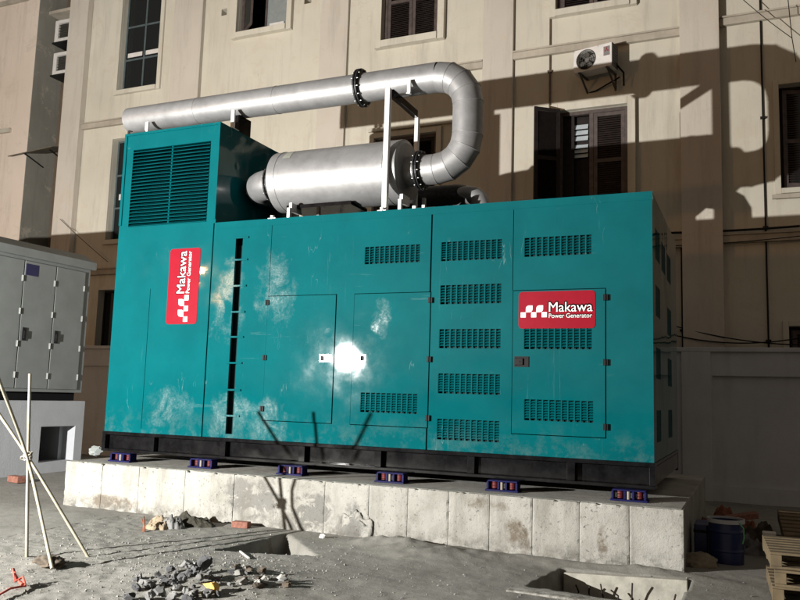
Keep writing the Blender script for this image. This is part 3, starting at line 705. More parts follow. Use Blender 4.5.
def mull_window(k, cols, rows, mat, y=W + .16, t=.05):
    a, c, z0, z1 = WIN[k]; b = MB()
    b.box(a, a + t, y, y + .05, z0, z1); b.box(c - t, c, y, y + .05, z0, z1); b.box(a + t, c - t, y, y + .05, z0, z0 + t); b.box(a + t, c - t, y, y + .05, z1 - t, z1)
    for i in range(1, cols):
        x = a + (c - a) * i / cols; b.box(x - t / 2, x + t / 2, y + .002, y + .048, z0 + t, z1 - t)
    for z in rows: b.box(a + t, c - t, y + .004, y + .046, z - t / 2, z + t / 2)
    f_ = b.build('window', mat, bld)
    b = MB(); b.box(a + t * .5, c - t * .5, y + .02, y + .03, z0 + t * .5, z1 - t * .5); b.build('pane', M['glass'], f_)
    return f_
f1 = mull_window('w1', 2, [10.55, 11.5, 12.4], M['mull']); f2 = mull_window('w2', 2, [6.4, 7.3], M['mull'])
b = MB()
for x0, x1 in ((-6.95, -6.45), (-6.33, -5.85)): b.box(x0, x1, W + .15, W + .159, 10.62, 10.74)
b.build('white_strip', M['acw'], f1)
b = MB(); b.box(-6.9, -6.45, W + .15, W + .159, 6.62, 6.78); b.build('white_strip', M['acw'], f2)
# shuttered leaf
def shutter(x0, x1, z0, z1, y, mat, parent, T=None, nsl=18):
    T = T or (lambda p: p); b = MB()
    def bx(a0, a1, y0, y1, c0, c1): 
        vs = [T(Vector((a, yy, c))) for a in (a0, a1) for yy in (y0, y1) for c in (c0, c1)]
        b.add(vs, [(0, 1, 3, 2), (4, 6, 7, 5), (0, 4, 5, 1), (2, 3, 7, 6), (0, 2, 6, 4), (1, 5, 7, 3)])
    t = .075; mid = z0 + (z1 - z0) * .45
    bx(x0, x0 + t, y, y + .045, z0, z1); bx(x1 - t, x1, y, y + .045, z0, z1)
    for c0, c1 in ((z0, z0 + t), (z1 - t, z1), (mid, mid + t)): bx(x0 + t, x1 - t, y + .003, y + .042, c0, c1)
    for lo, hi in ((z0 + t, mid), (mid + t, z1 - t)):
        n = max(3, int((hi - lo) / .043))
        for k in range(n):
            z = lo + (hi - lo) * (k + .5) / n
            vs = [T(Vector(q)) for q in ((x0 + t, y + .006, z - .03), (x1 - t, y + .006, z - .03), (x1 - t, y + .04, z + .012), (x0 + t, y + .04, z + .012))]
            b.add(vs, [(0, 1, 2, 3), (3, 2, 1, 0)])
    return b.build('shutter', mat, parent)
for k in ('w4', 'w5', 'w6'):
    a, c, z0, z1 = WIN[k]; b = MB(); t = .07; y = W + .05
    b.box(a, a + t, y, y + .1, z0, z1); b.box(c - t, c, y, y + .1, z0, z1); b.box(a + t, c - t, y, y + .1, z1 - t, z1); b.box(a + t, c - t, y, y + .1, z0, z0 + .04)
    f_ = b.build('window', M['wood'], bld); mmid = (a + c) / 2
    mt = M['wood'] if k != 'w5' else M['darkwood']
    shutter(a + t + .005, mmid - .006, z0 + .045, z1 - t - .005, W + .06, mt, f_); shutter(mmid + .006, c - t - .005, z0 + .045, z1 - t - .005, W + .06, mt, f_)
# w3 : open casement
a, c, z0, z1 = WIN['w3']; b = MB(); t = .06; y = W + .1
b.box(a, a + t, y, y + .1, z0, z1); b.box(c - t, c, y, y + .1, z0, z1); b.box(a + t, c - t, y, y + .1, z1 - t, z1); b.box(a + t, c - t, y, y + .1, z0, z0 + .05)
f_ = b.build('window', M['wood'], bld)
def rotT(hx, hy, ang):
    ca, sa = math.cos(R(ang)), math.sin(R(ang))
    def T(p): dx, dy = p.x - hx, p.y - hy; return Vector((hx + dx * ca - dy * sa, hy + dx * sa + dy * ca, p.z))
    return T
def sash(x0, x1, z0, z1, y, T, parent, pane):
    b = MB(); t = .06
    def bx(bb, a0, a1, y0, y1, c0, c1):
        vs = [T(Vector((a, yy, c))) for a in (a0, a1) for yy in (y0, y1) for c in (c0, c1)]
        bb.add(vs, [(0, 1, 3, 2), (4, 6, 7, 5), (0, 4, 5, 1), (2, 3, 7, 6), (0, 2, 6, 4), (1, 5, 7, 3)])
    bx(b, x0, x0 + t, y, y + .04, z0, z1); bx(b, x1 - t, x1, y, y + .04, z0, z1); bx(b, x0 + t, x1 - t, y, y + .04, z0, z0 + t); bx(b, x0 + t, x1 - t, y, y + .04, z1 - t, z1)
    s_ = b.build('sash', M['wood'], parent); b2 = MB(); bx(b2, x0 + t, x1 - t, y + .015, y + .022, z0 + t, z1 - t); b2.build('pane', pane, s_)
sash(a + t, a + .72, z0 + .06, z1 - .08, y, rotT(a + t, y, -38), f_, M['glass']); sash(c - .78, c - t, z0 + .06, z1 - .08, y + .03, lambda p: p, f_, M['curtain'])
b = MB(); b.box(c - .62, c - .2, y + .0, y + .025, z0 + .07, z0 + .2); b.build('white_strip', M['acw'], f_)
# w7 : one shutter folded out against the wall, louvre glass behind, one shutter closed
a, c, z0, z1 = WIN['w7']; b = MB(); t = .07; y = W + .04
b.box(a, a + t, y, y + .1, z0, z1); b.box(c - t, c, y, y + .1, z0, z1); b.box(a + t, c - t, y, y + .1, z1 - t, z1); b.box(a + t, c - t, y, y + .1, z0, z0 + .05); b.box(5.62, 5.70, y, y + .1, z0 + .05, z1 - t)
f_ = b.build('window', M['wood'], bld)
shutter(5.705, c - t - .004, z0 + .055, z1 - t - .005, W + .05, M['wood'], f_)
shutter(a + .02, a + .58, z0 + .03, z1 - .03, W - .01, M['darkwood'], f_, T=rotT(a, W - .14, -142))
b = MB(); 
b.box(a + .3, 5.60, W + .2, W + .24, z0 + .05, z1 - t)
b.build('inner_frame', M['darkwood'], f_)
for lo, hi in ((6.62, 6.92), (6.98, 7.35)):
    b = MB(); n = 3
    for k in range(n):
        z = lo + (hi - lo) * (k + .5) / n; h = (hi - lo) / n * .42
        b.obox((5.42, W + .17, z), (.15, 0, 0), (0, .003, 0), (0, .02, h))
    b.build('louvre_glass', M['slat'], f_)
b = MB(); b.box(a + t, a + .3, W + .1, W + .14, z0 + .05, z1 - t); b.build('folded_leaf', M['darkwood'], f_)
for k in ('w8', 'w9', 'w10'):
    f_ = mull_window(k, 2, [], M['darkwood'])
    if k != 'w10': a_, c_, z0_, z1_ = WIN[k]; shutter(a_ + .06, a_ + .7, z0_ + .06, z1_ - .06, W + .1, M['wood'], f_, T=rotT(a_ + .06, W + .1, 14 if k == 'w8' else 0))
b = MB(); b.box(8.98, 10.75, W - .16, W - .104, 5.42, 5.5); b.build('window_sill', M['ledge'], bld)
# left neighbouring block and stair recess
nb = thing('pinkish_building', (-12, W + 1, 0), 'pinkish beige building block at the far left edge with grey side wall', 'building')
b = MB(); b.box(-20, -10.32, W, W + 4, -.1, 15.2); b.build('wall', M['pink'], nb, bevel=.01)
b = MB(); b.box(-10.318, -10.30, W + .004, W + 3.9, -.1, 15); b.build('side_wall', M['grey_render'], nb)
for z, x1 in ((12.95, -10.75), (8.95, -11.0), (4.8, -10.6)):
    b = MB(); b.box(-20, x1, W - .1, W - .002, z - .06, z + .06); b.build('ledge', M['ledge'], nb, bevel=.006)
b = MB(); b.box(-10.298, -8.902, W + 1.3, W + 1.45, -.1, 15); b.build('recess_wall', M['grey_render'], nb)
b = MB(); b.box(-10.25, -10.0, W + .95, W + 1.299, -.1, 15); b.build('brown_pilaster', simple('brown_render', (.12, .085, .055), .9), nb)
b = MB(); b.box(-10.298, -8.902, W + .35, W + 1.29, 12.55, 12.64); b.build('landing_slab', M['ledge'], nb)
aw = thing('awning', (-10.2, W + .4, 8.2), 'small dark sheet awning in the narrow gap between the two buildings', 'awning')
b = MB(); b.obox((-10.0, W + .25, 8.3), (.85, 0, .06), (0, .42, .12), (0, 0, .012)); b.build('awning_sheet', M['awning'], aw)
b = MB(); b.bar((-10.3, W + .6, 7.95), (-10.3, W - .1, 8.18), .03, .03); b.bar((-9.3, W + .6, 7.95), (-9.3, W - .1, 8.18), .03, .03); b.build('bracket', M['flange'], aw)
wa = None
for (x, z, lb) in ((-9.75, 11.95, 'upper of the two small wall air conditioner boxes in the building gap'), (-9.72, 10.95, 'lower of the two small wall air conditioner boxes in the building gap')):
    if wa is None:
        wa = thing('air_conditioner_box', (x, W + .6, z), lb, 'air conditioner', 'boxes stacked in the building gap')
        b = MB(); b.plate(x - .25, x + .42, z - .32, z + .34, [(x - .12, x + .3, z - .22, z + .24)], W + .35, .5); b.box(x - .25, x + .42, W + .852, W + .9, z - .32, z + .34); b.build('casing', M['acw'], wa, bevel=.01)
        b = MB(); b.box(x - .12, x + .3, W + .42, W + .46, z - .22, z + .24)
        for k in range(9): b.box(x - .12, x + .3, W + .37, W + .40, z - .2 + k * .05, z - .19 + k * .05)
        b.build('grille', M['acd'], wa)
        b = MB(); b.box(x - .28, x + .45, W + .3, W + .9, z - .38, z - .34); b.box(x - .2, x - .16, W + .9, W + 1.3, z - .4, z - .34); b.build('shelf_bracket', M['flange'], wa)
    else:
        o = copy_tree(wa); o.location = (x, W + .6, z); tag(o, lb)
# the outdoor unit on the wall
acx0, acx1, acz0, acz1 = on(574.5, 50, 1, W - .45)[0], on(615, 46, 1, W - .45)[0], on(575, 72, 1, W - .45)[2], on(600, 46, 1, W - .45)[2]
ac = thing('air_conditioner', ((acx0 + acx1) / 2, W - .3, acz0), 'white outdoor air conditioner unit with round fan high on the cream wall', 'air conditioner')
cx, cz, rr = acx0 + (acx1 - acx0) * .33, (acz0 + acz1) / 2, (acz1 - acz0) * .43
b = MB(); y0 = W - .47; n = 40; sq = []
# front with a round opening
def sqp(t):
    c_, s_ = math.cos(t), math.sin(t); H_ = (acz1 - acz0) / 2
    k = min(((acx0 + (acx1 - acx0) * .66 - cx) if c_ > 0 else (cx - acx0)) / max(abs(c_), 1e-6), H_ / max(abs(s_), 1e-6)); return (cx + c_ * k, cz + s_ * k)
inn = [(cx + rr * math.cos(2 * math.pi * i / n), cz + rr * math.sin(2 * math.pi * i / n)) for i in range(n)]; out = [sqp(2 * math.pi * i / n) for i in range(n)]
b.add([(p[0], y0, p[1]) for p in inn] + [(p[0], y0, p[1]) for p in out], [(i, (i + 1) % n, n + (i + 1) % n, n + i) for i in range(n)])
xm = acx0 + (acx1 - acx0) * .66
b.add([(xm, y0, acz0), (acx1, y0, acz0), (acx1, y0, acz1), (xm, y0, acz1)], [(0, 1, 2, 3)])
for (ax, sx_) in ((acx0, 1), (xm, -1)):
    for (zc, sz) in ((acz0, 1), (acz1, -1)):
        b.add([(ax, y0 + .0005, zc), (ax + sx_ * (acx1 - acx0) * .14, y0 + .0005, zc), (ax, y0 + .0005, zc + sz * (acz1 - acz0) * .13)], [(0, 1, 2), (2, 1, 0)])
b.add([(acx0, y0, acz0), (acx0, y0 + .3, acz0), (acx0, y0 + .3, acz1), (acx0, y0, acz1)], [(0, 3, 2, 1)])
b.add([(acx0, y0, acz1), (acx1, y0, acz1), (acx1, y0 + .3, acz1), (acx0, y0 + .3, acz1)], [(0, 1, 2, 3)]); b.add([(acx0, y0, acz0), (acx1, y0, acz0), (acx1, y0 + .3, acz0), (acx0, y0 + .3, acz0)], [(3, 2, 1, 0)])
b.add([(p[0], y0, p[1]) for p in inn] + [(p[0], y0 + .12, p[1]) for p in inn], [(n + i, n + (i + 1) % n, (i + 1) % n, i) for i in range(n)])
b.build('casing', M['acw'], ac)
b = MB(); b.box(acx1 + .001, acx1 + .012, y0 + .002, y0 + .3, acz0, acz1); b.box(acx0, acx1, y0 + .28, y0 + .3, acz0 + .01, acz1 - .01)
for k in range(8): b.box(acx1 + .013, acx1 + .02, y0 + .03, y0 + .27, acz0 + .06 + k * .055, acz0 + .075 + k * .055)
b.build('coil_side', M['acd'], ac)
b = MB(); b.cyl((cx, y0 + .05, cz), (cx, y0 + .12, cz), rr * .24, 20)
for k in range(4):
    t = k * math.pi / 2 + .4; u = Vector((math.cos(t), 0, math.sin(t))); w_ = Vector((-math.sin(t), 0, math.cos(t)))
    pts = []
    for (rad, off, yy) in ((.2, -.12, .1), (.6, -.42, .12), (.93, -.3, .12), (.93, .22, .06), (.55, .3, .05), (.2, .15, .05)): pts.append(Vector((cx, y0 + yy, cz)) + u * rad * rr + w_ * off * rr)
    b.add(pts, [tuple(range(6)), tuple(range(6))[::-1]])
b.build('fan', M['fangrey'], ac)
b = MB()
for q in (1.0, .78, .56, .36):
    b.tube([(cx + rr * q * math.cos(2 * math.pi * i / 28), y0 - .012, cz + rr * q * math.sin(2 * math.pi * i / 28)) for i in range(29)], .005, 5, cap=False)
for i in range(8): 
    t = math.pi * 2 * i / 8; b.tube([(cx + rr * .24 * math.cos(t), y0 - .012, cz + rr * .24 * math.sin(t)), (cx + rr * math.cos(t), y0 - .012, cz + rr * math.sin(t))], .004, 5)
b.build('fan_guard', M['acd'], ac)
b = MB(); ex0 = acx0 + (acx1 - acx0) * .79; ez = acz1 - .06; b.box(ex0, ex0 + .13, y0 - .004, y0 - .001, ez - .19, ez); em = b.build('badge_plate', M['acgrey'], ac)
b = MB(); s_ = .032; c0 = Vector((ex0 + .065, y0 - .006, ez - .075))
for t in (90, 210, 330):
    u = Vector((math.cos(R(t)), 0, math.sin(R(t)))); p1 = Vector((math.cos(R(t + 30)), 0, math.sin(R(t + 30)))) * s_ ; p2 = Vector((math.cos(R(t - 30)), 0, math.sin(R(t - 30)))) * s_
    b.add([c0, c0 + p2, c0 + p1 + p2, c0 + p1], [(0, 1, 2, 3), (3, 2, 1, 0)])
b.build('emblem', M['acred'], em)
for x in (acx0 + .12, acx1 - .1):
    b = MB(); b.bar((x, W - .002, acz0 - .02), (x, y0 - .02, acz0 - .02), .04, .03); b.bar((x, W - .002, acz0 - .34), (x, y0 + .05, acz0 - .03), .03, .03); b.box(x - .02, x + .02, W - .03, W - .002, acz0 - .36, acz0)
    b.build('wall_bracket', M['acd'], ac)
b = MB(); b.tube([(acx1 + .0, y0 + .2, acz0 + .1), (acx1 + .1, W - .1, acz0 - .05), (acx1 + .08, W - .04, acz0 - .3)], .02, 8); b.tube([(acx0 - .25, W - .03, acz0 - .33), (acx0 + .3, W - .04, acz0 - .28), (acx0 + .8, W - .04, acz0 - .1)], .016, 8); b.build('hose', M['cable'], ac)
ac.rotation_euler.z = R(-13)
# drainpipes
def drain(x, z0, z1, r, lb, y=W - .06, mat='pipe'):
    t = thing('drainpipe', (x, y, z0), lb, 'pipe'); b = MB(); b.cyl((x, y, z0), (x, y, z1), r, 12); b.build('pipe_run', M[mat], t)
    z = z0 + .8
    while z < z1: 
        b = MB(); b.box(x - r - .03, x + r + .03, y - r - .008, W - .001, z, z + .04); b.build('clamp', M[mat], t); z += 2.1
drain(4.81, 7.68, 9.75, .018, 'thin dark drainpipe stub left of the outdoor air conditioner unit', W - .03)
drain(8.86, 2.0, 14.8, .016, 'long dark conduit running down the right end of the cream wall', W - .035, 'cable')
drain(7.38, 2.2, 4.62, .013, 'short dark conduit beside the wide pilaster right of the generator', W - .03, 'cable')
# cables
def cable(pts, sag, r, lb, n=24):
    b = MB(); out = []
    for a, c in zip(pts[:-1], pts[1:]):
        a, c = Vector(a), Vector(c)
        for k in range(n + 1):
            t = k / n; out.append(a.lerp(c, t) - Vector((0, 0, sag * 4 * t * (1 - t))))
    b.tube(out, r, 6); tag(b.build('cable', M['cable'], origin=pts[0]), lb, 'cable')
cable([on(660, 246, 1, W - .15), on(800, 236, 1, W - .3)], .03, .009, 'thin cable strung across the shaded wall right of the generator')
cable([on(655, 320, 1, W - .2), on(800, 345, 1, W - .3)], .1, .012, 'upper sagging cable just above the boundary wall at right')
cable([on(655, 330, 1, W - .25), on(800, 338, 1, W - .3)], .16, .012, 'lower sagging cable just above the boundary wall at right')
cable([on(664, 233, 1, W - .14), on(800, 226, 1, W - .14)], .02, .022, 'thick dark cable bundle along the low ledge at right')
cable([on(722, -20, 1, W - .5), on(792, 38, 1, W - .3)], .05, .007, 'thin wire crossing the top right corner of the wall')
cable([on(786, -20, 1, W - .4), on(792, 38, 1, W - .3), on(796, 62, 1, W - .15)], .0, .008, 'wire dropping down the top right edge of the wall')
cable([on(60, 219, 1, W - .3), on(108, 262, 1, W - .1)], .02, .008, 'thin wire slanting behind the left edge of the generator')

# ================================================================== BOUNDARY WALL
bw = thing('boundary_wall', (4, 6.1, 0), 'grey rendered boundary wall with recessed panels running behind the generator', 'wall')
b = MB(); y0 = 6.0
rec = [(7.93, 11.2, .27, 2.14), (11.7, 14.8, .27, 2.14)] + [(-8.0 + i * 3.5, -5.0 + i * 3.5, .27, 2.14) for i in range(4)]
b.plate(-10, 16, -.2, 2.55, rec, y0, .06); b.box(-10, 16, y0 + .061, y0 + .2, -.2, 2.55); b.build('wall_panel', M['fence'], bw)
b = MB(); b.box(-10, 16, y0 - .05, y0 + .25, 2.552, 2.63); b.build('coping', M['fence'], bw, bevel=.01)
for x in (7.43, 11.2, 3.9): 
    b = MB(); b.box(x, x + .48, y0 - .05, y0 - .001, -.2, 2.551); b.build('pier', M['fence'], bw, bevel=.008)

# ================================================================== LEFT CABINET AND BASE
XC = -3.55
cb = thing('cabinet_base', (-4.8, 1.4, 0), 'grey concrete cabinet base wall with a square opening at left', 'concrete base')
b = MB(); b.plate(-.5, 3.15, -.2, 1.33, [(2.12, 2.95, .2, .86)], 0, .3, 0, T=lambda a, y, z: (XC - y, a, z)); b.box(-6.2, XC - .301, 2.85, 3.15, -.2, 1.32); b.box(-6.2, XC - .301, -.5, -.2, -.2, 1.32); b.box(-6.2, -5.9, -.19, 2.84, -.2, 1.32); b.box(-6.2, XC - .001, -.49, 3.14, 1.331, 1.34)
b.build('base_wall', M['base'], cb)
gc = thing('switchgear_cabinet', (-4.8, 1.4, 1.34), 'grey metal outdoor cabinet with hinged doors standing on the left base', 'cabinet')
b = MB(); b.box(-6.1, XC - .012, -.4, 3.05, 1.50, 3.95); b.build('body', M['cab'], gc, bevel=.006)
b = MB(); b.box(-6.0, XC - .1, -.3, 2.95, 1.345, 1.498); b.build('plinth_frame', M['black'], gc)
b = MB(); o_ = .07
v = [(-6.18, -.48, 3.952), (XC + o_, -.48, 3.952), (XC + o_, 3.12, 3.952), (-6.18, 3.12, 3.952), (-6.18, -.48, 4.1), (XC + o_, -.48, 4.1), (XC + o_, 3.12, 4.1), (-6.18, 3.12, 4.1), (-6.0, -.3, 4.24), (XC - .12, -.3, 4.24), (XC - .12, 2.95, 4.24), (-6.0, 2.95, 4.24)]
b.add(v, [(3, 2, 1, 0), (0, 1, 5, 4), (1, 2, 6, 5), (2, 3, 7, 6), (3, 0, 4, 7), (4, 5, 9, 8), (5, 6, 10, 9), (6, 7, 11, 10), (7, 4, 8, 11), (8, 9, 10, 11)]); b.build('roof', M['cab'], gc, bevel=.006)
for k, (ya, yb) in enumerate(((2.19, 2.90), (1.455, 2.165), (.72, 1.43), (-.015, .695))):
    b = MB(); b.box(XC - .01, XC + .012, ya, yb, 1.56, 3.88); d = b.build('door', M['cab'], gc, bevel=.004)
    for z in (1.8, 2.36, 2.95, 3.55):
        b = MB(); yy = yb; b.box(XC + .013, XC + .024, yy - .035, yy + .005, z - .055, z + .055); b.cyl((XC + .024, yy - .015, z - .055), (XC + .024, yy - .015, z + .055), .01, 8); b.build('hinge', M['hingegrey'], d)
    b = MB(); b.box(XC + .013, XC + .028, ya + .05, ya + .13, 2.42, 2.66); b.box(XC + .029, XC + .05, ya + .07, ya + .11, 2.46, 2.60); b.build('handle', M['flange'], d)
    if k == 1:
        b = MB(); b.box(XC + .013, XC + .016, ya + .02, ya + .3, 3.62, 3.83); lb_ = b.build('nameplate', M['label'], d)
b = MB(); b.box(-5.0, XC - .4, 2.2, 2.28, .0, .3); 
# litter bag beside base
# ================================================================== POLE TRIPOD
KN = on(28, 456, 1, -3.15)
tr = thing('pole_tripod', (2.5, -3.15, 0), 'three thin pale poles lashed into a tripod standing on the mud at left', 'tripod')
def through(foot, tip_px, ydepth, name='pole', r=.0155):
    tip = on(*tip_px, 1, ydepth); f_ = Vector(foot); k = Vector((KN[0], ydepth * .0 + KN[1], KN[2]))
    b = MB(); pts = []
    for i in range(13):
        t = i / 12; 
        p = f_ * (1 - t) ** 2 + 2 * t * (1 - t) * (k * 1.0) * 1 + tip * t * t if False else None
        # polyline via the knot, gently bowed
        if t < .5: p = f_.lerp(k, t * 2)
        else: p = k.lerp(tip, (t - .5) * 2)
        pts.append(p)
    sm = pts[:]
    for _ in range(3): sm = [sm[0]] + [(sm[i - 1] + sm[i] * 2 + sm[i + 1]) / 4 for i in range(1, 12)] + [sm[-1]]
    b.tube(sm, [r * random.uniform(.93, 1.07) for _ in sm], 10); return b.build(name, M['bamboo'], tr)
f1_, f2_, f3_ = on(27, 557, 2, gz(2.2, -3.2)), on(52.5, 565, 2, gz(2.65, -3.3)), on(90.4, 557, 2, gz(2.7, -2.9))
for f_, tp_, yd in ((f1_, (30, 374), -3.12), (f2_, (-7, 364), -3.72), (f3_, (-30, 372), -3.3)):
    through(Vector(f_) - Vector((0, 0, .03)), tp_, yd)
b = MB(); pts = []
for i in range(140):
    t = i * .42; rr_ = .032 + .012 * math.sin(i * 1.7); pts.append(Vector(KN) + Vector((rr_ * math.cos(t), rr_ * math.sin(t), .03 * math.sin(t * .37 + 1) + .012 * math.sin(i * .9))))
b.tube(pts, .006, 5); b.tube([Vector(KN) + Vector(q) for q in ((-.03, -.02, 0), (-.07, -.02, -.01), (-.085, -.01, -.03), (-.06, 0, -.04))], .006, 5); b.build('twine_lashing', M['twine'], tr)

# ================================================================== SMALL THINGS ON THE GROUND
def lump(name, c, r, mat, seed, sq=(1, 1, 1), sub=3, amp=.5, fr=1.9, parent=None, flat=True):
    bm = bmesh.new(); bmesh.ops.create_icosphere(bm, subdivisions=sub, radius=1)
    rs = Vector((seed * 3.7, seed * 1.3, seed * .7)); rot = Euler((seed * 2.1, seed * 1.1, seed * .6)).to_matrix()
    for v in bm.verts:
        n = v.co.normalized(); k = 1 + amp * mnoise.noise(n * fr + rs) + amp * .4 * mnoise.noise(n * fr * 3 + rs)
        # chop with a few planes for angular fracture faces
        p = n * k
        if flat:
            for j in range(5):
                pn = Vector((math.sin(seed * 5 + j * 2.4), math.cos(seed * 3 + j * 1.7), math.sin(seed * 2 + j * 3.1))).normalized(); dd = p.dot(pn) - .62
                if dd > 0: p -= pn * dd
        p = rot @ p; v.co = Vector((p.x * sq[0], p.y * sq[1], p.z * sq[2])) * r
    b = MB(); b.add([Vector(c) + v.co for v in bm.verts], [tuple(v.index for v in f.verts) for f in bm.faces], 0, not flat); bm.free()
    return b.build(name, mat, parent, origin=None if parent else c)
i = 0
pile = [(random.gauss(180, 24), random.gauss(589, 7), random.uniform(.018, .035)) for _ in range(45)] + [(150, 588, .055), (165, 585, .05), (160, 596, .06), (178, 592, .055), (188, 584, .06), (186, 575, .065), (203, 574, .075), (200, 588, .05), (172, 601, .06), (192, 598, .055), (137, 592, .045), (150, 600, .05), (214, 590, .045), (176, 580, .04), (139, 581, .045),
        (206, 598, .05), (170, 573, .035), (196, 569, .05), (186, 606, .05), (130, 601, .045), (218, 598, .04), (212, 582, .035), (195, 580, .05), (157, 579, .03), (182, 587, .045)]
GR = 'broken grey concrete lumps in the near pile'
for px, py, r in pile:
    p = on(px, py, 2, 0); z = gz(p[0], p[1]); q = on(px, py - 4, 2, z + r * .5)
    o = lump('rubble_lump', (q[0], q[1], z + r * .55 + (.05 if (180 < px < 210 and 570 < py < 590) else 0)), r * random.uniform(.6, 1.15), [M['rock'], M['rockd'], M['rock']][i % 3] if px < 175 else [M['rock'], M['rockd']][i % 2], i + 1, (1.15, .95, .85)); i += 1
    tag(o, 'grey broken concrete lump in the pile on the ground at the bottom', 'rubble', GR)
GR2 = 'earthy clods right of the yellow lump'
for k in range(26):
    px = random.uniform(228, 292); py = random.uniform(572, 592); r = random.uniform(.018, .042)
    p = on(px, py, 2, 0); z = gz(p[0], p[1])
    tag(lump('earth_clod', (p[0], p[1], z + r * .5), r, random.choice([M['rock'], M['rockp'], M['mud']]), 40 + k, (1.2, 1, .75)), 'earthy grey clod in the low heap right of the yellow lump', 'rubble', GR2)
p = on(211, 590, 2, .05); tag(lump('yellow_foam_lump', (p[0], p[1], gz(p[0], p[1]) + .06), .062, M['yellow'], 9, (1.15, .7, .75)), 'bright yellow lump lying against the grey rubble pile', 'debris')
# crumbs over the ground : uncountable
b = MB()
for k in range(3800):
    if random.random() < .6: x, y = random.gauss(3.9, 1.0), random.gauss(-2.9, .8)
    else: x, y = random.uniform(1.3, 9.3), random.uniform(-4.5, -.6)
    if not (-4.7 < y < -.58) or inpoly(x, y, PIT1) or inpoly(x, y, PIT2): continue
    if x > 5 and random.random() < .6: continue
    r = random.choice([.004, .006, .008, .012]) * random.uniform(.7, 1.5); z = gz(x, y)
    if random.random() < .012: r *= 1.8
    vs = [Vector((x, y, z + r * .3)) + Vector((random.uniform(-1, 1), random.uniform(-1, 1), random.uniform(-.3, 1))) * r for _ in range(4)]
    vs = [Vector((x + r * math.cos(t + x), y + r * math.sin(t + x) * .8, z - .002)) for t in (0, 1.7, 3.2, 4.8)] + [Vector((x + random.uniform(-.4, .4) * r, y + random.uniform(-.4, .4) * r, z + r * random.uniform(.6, 1.1))) for _ in range(1)]
    b.add(vs, [(0, 1, 4), (1, 2, 4), (2, 3, 4), (3, 0, 4)], random.choice([0, 0, 1, 2]))
tag(b.build('gravel', [M['rock'], M['ground'], M['rockp']]), 'loose gravel and crumbs scattered over the ground', 'gravel', kind='stuff')
# strip of gravel on the plinth foot right
# bricks
def brick(px, py, rz, lb, s=1):
    p = on(px, py, 2, 0); z = gz(p[0], p[1]); c_, s_ = math.cos(R(rz)), math.sin(R(rz)); b = MB()
    b.obox((p[0], p[1], z + .035 * s), (.1 * s * c_, .1 * s * s_, 0), (-.048 * s * s_, .048 * s * c_, 0), (0, 0, .035 * s))
    tag(b.build('brick', M['brick'], origin=(p[0], p[1], z), bevel=.008), lb, 'brick')
brick(241, 528, 8, 'red brick lying at the foot of the plinth near the small pit', 1.05)
brick(16, 483, -10, 'red brick lying on the ground before the cabinet base', 1.5)
o = lump('mortar_heap', (4.36, -.545, .0), .3, M['plinth'], 3, (.75, .1, .95), 4, .35, 2.0, flat=False); tag(o, 'rough spilled mortar heap stuck to the plinth beside the small pit', 'mortar')
o = lump('mortar_heap', (4.08, -.8, .0), .06, M['paper'], 6, (.9, .7, .9), 2); tag(o, 'pale round stone at the right tip of the small pit', 'stone')
# crumpled sack
sk_ = thing('crumpled_sack', (2.3, -.95, 0), 'crumpled tan and dark sack lying at the foot of the plinth', 'sack')
def cloth(c, sx, sy, h, mat, seed, name):
    b = grid(-1, 1, -1, 1, .05, lambda x, y: 0); vs = []
    for (x, y, z) in b.v:
        rr_ = max(0, 1 - (x * x + y * y)); n = mnoise.turbulence(Vector((x * 1.6 + seed, y * 1.6, seed)), 4, False, noise_basis='PERLIN_ORIGINAL')
        f_ = 1 + .2 * mnoise.noise(Vector((x * 3, y * 3, seed)))
        vs.append(Vector(c) + Vector((x * sx * f_, y * sy * f_, h * (rr_ ** .5) * (.5 + n * .55) - .01)))
    b.v = [tuple(q) for q in vs]
    for k in range(len(b.sm)): b.sm[k] = False
    return b.build(name, mat, sk_ if name != 'x' else None)
def gp(px, py): p = on(px, py, 2, 0); return Vector((p[0], p[1], gz(p[0], p[1])))
cloth(gp(158, 528), .16, .12, .2, M['cloth'], 2, 'tan_fold'); cloth(gp(173, 528), .15, .11, .21, M['rock'], 5, 'pale_fold'); cloth(gp(190, 525), .34, .17, .2, M['clothd'], 7, 'dark_fold')
# rusty wire bundle
ww = gp(143, 531); b = MB()
for k in range(5):
    a_ = random.uniform(-.03, .03); b.tube([ww + Vector((a_, 0, -.01)), ww + Vector((a_ * .5 + .01, 0, .06)), ww + Vector((-a_, .01, .11)), ww + Vector((-a_ * 1.2 + .01, 0, .17 - k * .012))], .008, 6)
tag(b.build('rusty_wire', M['rust'], origin=ww), 'upright bundle of rusty wire in front of the plinth', 'wire')
b = MB(); b.tube([gp(-6, 602) + Vector((0, 0, .03)), gp(10, 594) + Vector((0, 0, .035)), gp(23, 590) + Vector((0, 0, .03))], .009, 8)
b.tube([gp(22, 590) + Vector((0, 0, .04)), gp(17, 587) + Vector((0, 0, .05)), gp(13, 586) + Vector((0, 0, .1)), gp(12, 585) + Vector((0, 0, .12)), gp(15, 588) + Vector((0, 0, .05)), gp(22, 587) + Vector((0, 0, .07)), gp(25, 590) + Vector((0, 0, .03))], .012, 8)
tag(b.build('red_rope', M['redrope'], origin=gp(15, 592)), 'knotted red rope on the ground in the bottom left corner', 'rope')
b = MB(); b.bar(gp(240, 552) + Vector((0, 0, .012)), gp(249, 560) + Vector((0, 0, .012)), .016, .012); tag(b.build('white_stick', M['paper'], origin=gp(245, 556)), 'short white stick lying left of the small pit', 'stick')
o = lump('mud_heap', gp(50, 567) + Vector((0, 0, .02)), .13, M['mud'], 4, (1.2, .8, .42), 4, .5, 2.4, flat=False); tag(o, 'small dark mud heap at the foot of a tripod pole', 'mud')
